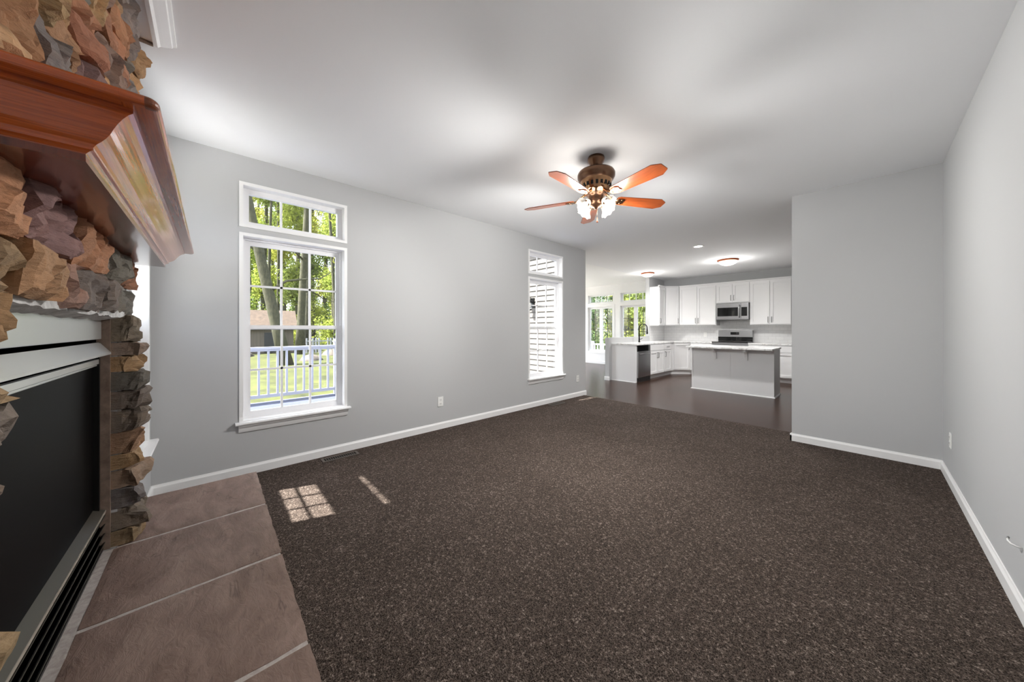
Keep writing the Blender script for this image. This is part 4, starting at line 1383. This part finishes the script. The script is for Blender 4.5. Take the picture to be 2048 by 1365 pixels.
# trees
def leaves(n, rx, ry, rz, size, seed, shell=.5):
    r = random.Random(seed)
    mb = MB()
    clumps = []
    for _ in range(max(6, n // 60)):
        d = Vector((r.gauss(0, 1), r.gauss(0, 1), r.gauss(0, 1))).normalized() * (r.uniform(shell, 1))
        clumps.append(Vector((d.x * rx, d.y * ry, d.z * rz)))
    cs = min(rx, ry, rz) * .38
    for _ in range(n):
        c_ = r.choice(clumps)
        p = c_ + Vector((r.gauss(0, cs), r.gauss(0, cs), r.gauss(0, cs * .8)))
        u = Vector((r.gauss(0, 1), r.gauss(0, 1), r.gauss(0, .6))).normalized()
        w_ = u.orthogonal().normalized()
        w_ = (Matrix.Rotation(r.uniform(0, 6.28), 3, u) @ w_)
        s = size * r.uniform(.6, 1.3)
        a = u.cross(w_)
        mb.quad([p - w_ * s, p + a * s * .5, p + w_ * s, p - a * s * .5])
    return mb
CROWN = []
for k, (n, rx, ry, rz, s) in enumerate([(2600, 1.35, 1.35, 2.4, .17), (2100, 1.3, 1.3, 1.8, .15), (3000, 1.4, 1.4, 2.8, .18), (1300, 1.2, 1.2, 1.2, .10)]):
    CROWN.append(leaves(n, rx, ry, rz, s, 100 + k).mesh(f'crown_{k}', None))
CROWN_M = {}
def crown_mesh(k, mkey):
    if (k, mkey) not in CROWN_M:
        me = CROWN[k].copy(); me.materials.append(M[mkey]); CROWN_M[(k, mkey)] = me
    return CROWN_M[(k, mkey)]

def tree(label, x, y, h, rad, lean, crowns, group=None, name='tree', branches=()):
    gz = ground_z(x, y) - .08
    T = thing(name, label, 'tree', (x, y, gz), group=group)
    rr = random.Random(int(abs(x * 77 + y * 131)))
    pts, rs = [], []
    for k in range(9):
        t = k / 8
        pts.append((x + lean[0] * t + .12 * math.sin(t * 5 + x), y + lean[1] * t + .12 * math.sin(t * 4 + y), gz + h * t))
        rs.append(rad * (1.25 if k == 0 else 1) * (1 - .55 * t))
    TR = part('trunk', MB().tube(pts, rs, 12), M['bark'], T)
    for (t, az, L, up) in branches:
        b0 = Vector(pts[int(t * 8)])
        q = [b0 + Vector((math.cos(az) * L * s, math.sin(az) * L * s, up * s + .25 * math.sin(s * 6))) for s in (0, .25, .5, .75, 1)]
        part('branch', MB().tube(q, [rad * .28, rad * .22, rad * .17, rad * .11, rad * .05], 8), M['bark'], TR)
    for (k, dx, dy, zz, sc, mk) in crowns:
        o = bpy.data.objects.new('foliage', crown_mesh(k, mk))
        o.location = (dx, dy, zz - gz)
        o.scale = (sc, sc, sc)
        o.rotation_euler = (0, 0, rr.uniform(0, 6.28))
        link(o, T)
    return T

G_T = 'woodland trees beyond the lawn'
tree('large leaning tree trunk beyond the deck railing', -19.9, 2.77, 15, .27, (-1.6, -2.4), [(0, -1.6, -2.4, 12.5, 1.0, 'leaf_lime')], branches=((.35, 1.2, 3.0, 1.4), (.45, -2.0, 2.6, 1.6)))
tree('straight tree beside the tan shed, just past its corner', -25.8, 4.5, 17, .25, (.2, .3), [(2, 0, 0, 14.0, 1.0, 'leaf_lime')], branches=((.3, 2.2, 3.0, -.3), (.4, -.8, 3.4, .6)))
tl = [(-23.0, 7.6, .20), (-34.5, -.6, .2), (-34.5, 8.6, .24), (-39.0, 1.9, .26), (-39.0, 6.3, .22), (-39.0, 10.8, .28), (-43.6, 4.1, .26), (-43.6, 8.6, .25), (-43.6, 13.0, .3), (-48.2, 2.0, .3), (-48.2, 6.4, .28), (-48.2, 11.0, .32), (-53.0, 4.2, .3), (-53.0, 8.7, .26), (-53.0, 13.4, .3), (-58.0, 6.4, .3), (-58.0, 11.2, .3)]
kinds = ['leaf_lime', 'leaf_lime', 'leaf_green']
for k, (x, y, rad) in enumerate(tl):
    rr = random.Random(k + 5)
    cr_ = [(rr.choice([0, 1, 2]), rr.uniform(-.15, .15), rr.uniform(-.15, .15), zz + rr.uniform(-.8, .8), rr.uniform(.74, .82), rr.choice(kinds)) for zz in ((3.4, 8.0, 12.5, 17.0) if k % 2 else (1.6, 6.0, 11.0, 16.0))]
    tree('tall spring tree among the woods beyond the lawn', x, y, 19, rad, (rr.uniform(-.3, .3), rr.uniform(-.3, .3)), cr_, G_T)
bare = [(-29.6, 7.4, .15), (-31.5, 5.9, .17), (-36.6, 3.9, .16), (-36.4, 6.6, .14), (-41.4, 5.2, .18), (-41.3, 2.9, .15), (-46.0, 8.8, .18), (-50.6, 8.4, .2), (-32.2, 8.9, .14)]
for k, (x, y, rad) in enumerate(bare):
    rr = random.Random(k + 90)
    tree('slim bare tree trunk rising among the woods beyond the lawn', x, y, 18, rad, (rr.uniform(-.4, .4), rr.uniform(-.4, .4)), [], 'bare trunks beyond the lawn', branches=((.3, rr.uniform(0, 6), .8, .6), (.45, rr.uniform(0, 6), .9, .5)))
for k, (x, y, sc, mk) in enumerate([(-33.8, 5.0, .8, 'leaf_lime')]):
    o = thing('shrub', 'rounded understory shrub between the woodland trunks', 'shrub', (x, y, ground_z(x, y)))
    part('stem', MB().tube([(x, y, ground_z(x, y) - .05), (x + .05, y, ground_z(x, y) + sc)], [.06, .03], 8), M['bark'], o)
    f = bpy.data.objects.new('foliage', crown_mesh(3, mk)); f.location = (0, 0, sc * 1.1); f.scale = (sc, sc, sc); link(f, o)

# sheds
def shed(label, x, y, w, d, hw, hr, rz):
    gz = ground_z(x, y) - .05
    T = thing('garden_shed', label, 'shed', (x, y, gz), rz)
    part('walls', box(-d / 2, d / 2, -w / 2, w / 2, 0, hw), M['shed_wall'], T, local=True)
    ov = .25
    mb = MB().prism([(-d / 2 - ov, hw - .1), (0, hw + hr), (d / 2 + ov, hw - .1), (d / 2 + ov, hw - .02), (0, hw + hr + .1), (-d / 2 - ov, hw - .02)], lambda p, k: (p[0], (-w / 2 - ov, w / 2 + ov)[k], p[1]))
    part('roof', mb, M['shed_roof'], T, local=True)
    part('gable', MB().prism([(-d / 2, hw), (d / 2, hw), (0, hw + hr - .02)], lambda p, k: (p[0], (-w / 2, w / 2)[k], p[1])), M['shed_wall'], T, local=True)
    part('fascia', box(d / 2 + ov - .02, d / 2 + ov + .02, -w / 2 - ov, w / 2 + ov, hw - .16, hw - .03), M['dark_trim'], T, local=True)
    D = part('door', box(d / 2 + .001, d / 2 + .03, w * .28, w * .42, .05, hw - .35), M['grey_key'], T, local=True)
    part('window', box(d / 2 + .001, d / 2 + .03, -w * .12, w * .02, hw * .45, hw * .75), M['black_glass'], T, local=True)
shed('long tan shed with a brown shingle roof behind the leaning tree', -29.5, .65, 7.5, 3.6, 1.75, 1.15, math.radians(-4))
# distant white fence
T = thing('picket_fence', 'short white picket fence far across the lawn', 'fence', (-26.5, 6.0, ground_z(-26.5, 6.0)))
gz = ground_z(-26.5, 6.0)
mb = MB()
for k in range(14):
    y = 4.9 + k * .19
    if 5 <= k <= 6: continue
    part('picket', box(-26.54, -26.48, y - .045, y + .045, gz, gz + 1.05), M['rail'], T)
part('rails', MB().box(-26.48, -26.45, 4.85, 7.45, gz + .25, gz + .33).box(-26.48, -26.45, 4.85, 7.45, gz + .80, gz + .88), M['rail'], T)
for k, (x, y, s) in enumerate([(-21.5, 4.2, .55), (-24.2, 5.9, .6), (-26.0, 1.4, .6)]):
    rr = random.Random(k)
    mb = MB().lathe([(.0001, .62), (.35, .55), (.75, .3), (.95, 0), (1.0, -.15)], (0, 0, 0), 14)
    for q in range(len(mb.v)):
        p = Vector(mb.v[q]); nn = noise.noise(p * 1.7 + Vector((k * 9, 0, 0)))
        mb.v[q] = tuple(Vector((x, y, ground_z(x, y))) + p * s * (1 + .35 * nn))
    solo('boulder', mb, M['rock'], ['grey boulder on the lawn beside the leaning tree', 'grey boulder on the lawn in front of the picket fence', 'grey boulder on the lawn in front of the shed'][k], 'rock', loc=(x, y, ground_z(x, y)))

# planting beyond the morning room
for k, (x, y, mk, ck) in enumerate([(-10.3, 15.2, 'leaf_dark', 1), (-6.9, 15.0, 'leaf_green', 1), (-12.8, 18.6, 'leaf_green', 0), (-9.2, 18.4, 'leaf_lime', 0), (-15.4, 22.2, 'leaf_lime', 2), (-11.8, 22.0, 'leaf_dark', 2), (-8.4, 22.4, 'leaf_green', 2), (-18.6, 26.4, 'leaf_green', 2), (-15.0, 26.2, 'leaf_lime', 2), (-11.6, 26.8, 'leaf_lime', 2)]):
    tree('leafy green tree growing close behind the morning room windows', x, y, 9, .11, (.1, .1), [(3, 0, 0, .3, .75, mk), (ck, 0, 0, 2.6, .64, mk), (ck, 0, 0, 5.6, .64, mk), (ck, 0, 0, 8.2, .64, mk)], 'trees behind the morning room')
T = thing('garden_railing', 'white garden railing seen low through the morning room windows', 'railing', (-8.4, 12.9, ground_z(-8.4, 12.9)))
part('top_rail', box(-11.5, -5.5, 12.86, 12.94, .50, .56), M['rail'], T)
part('bottom_rail', box(-11.5, -5.5, 12.88, 12.92, -.35, -.29), M['rail'], T)
for k in range(40):
    xx = -11.4 + k * .15
    part('baluster', box(xx - .02, xx + .02, 12.88, 12.92, -.29, .50), M['rail'], T)
for xx in (-11.5, -8.5, -5.5):
    part('post', box(xx - .05, xx + .05, 12.85, 12.95, ground_z(xx, 12.9) - .02, .66), M['rail'], T)
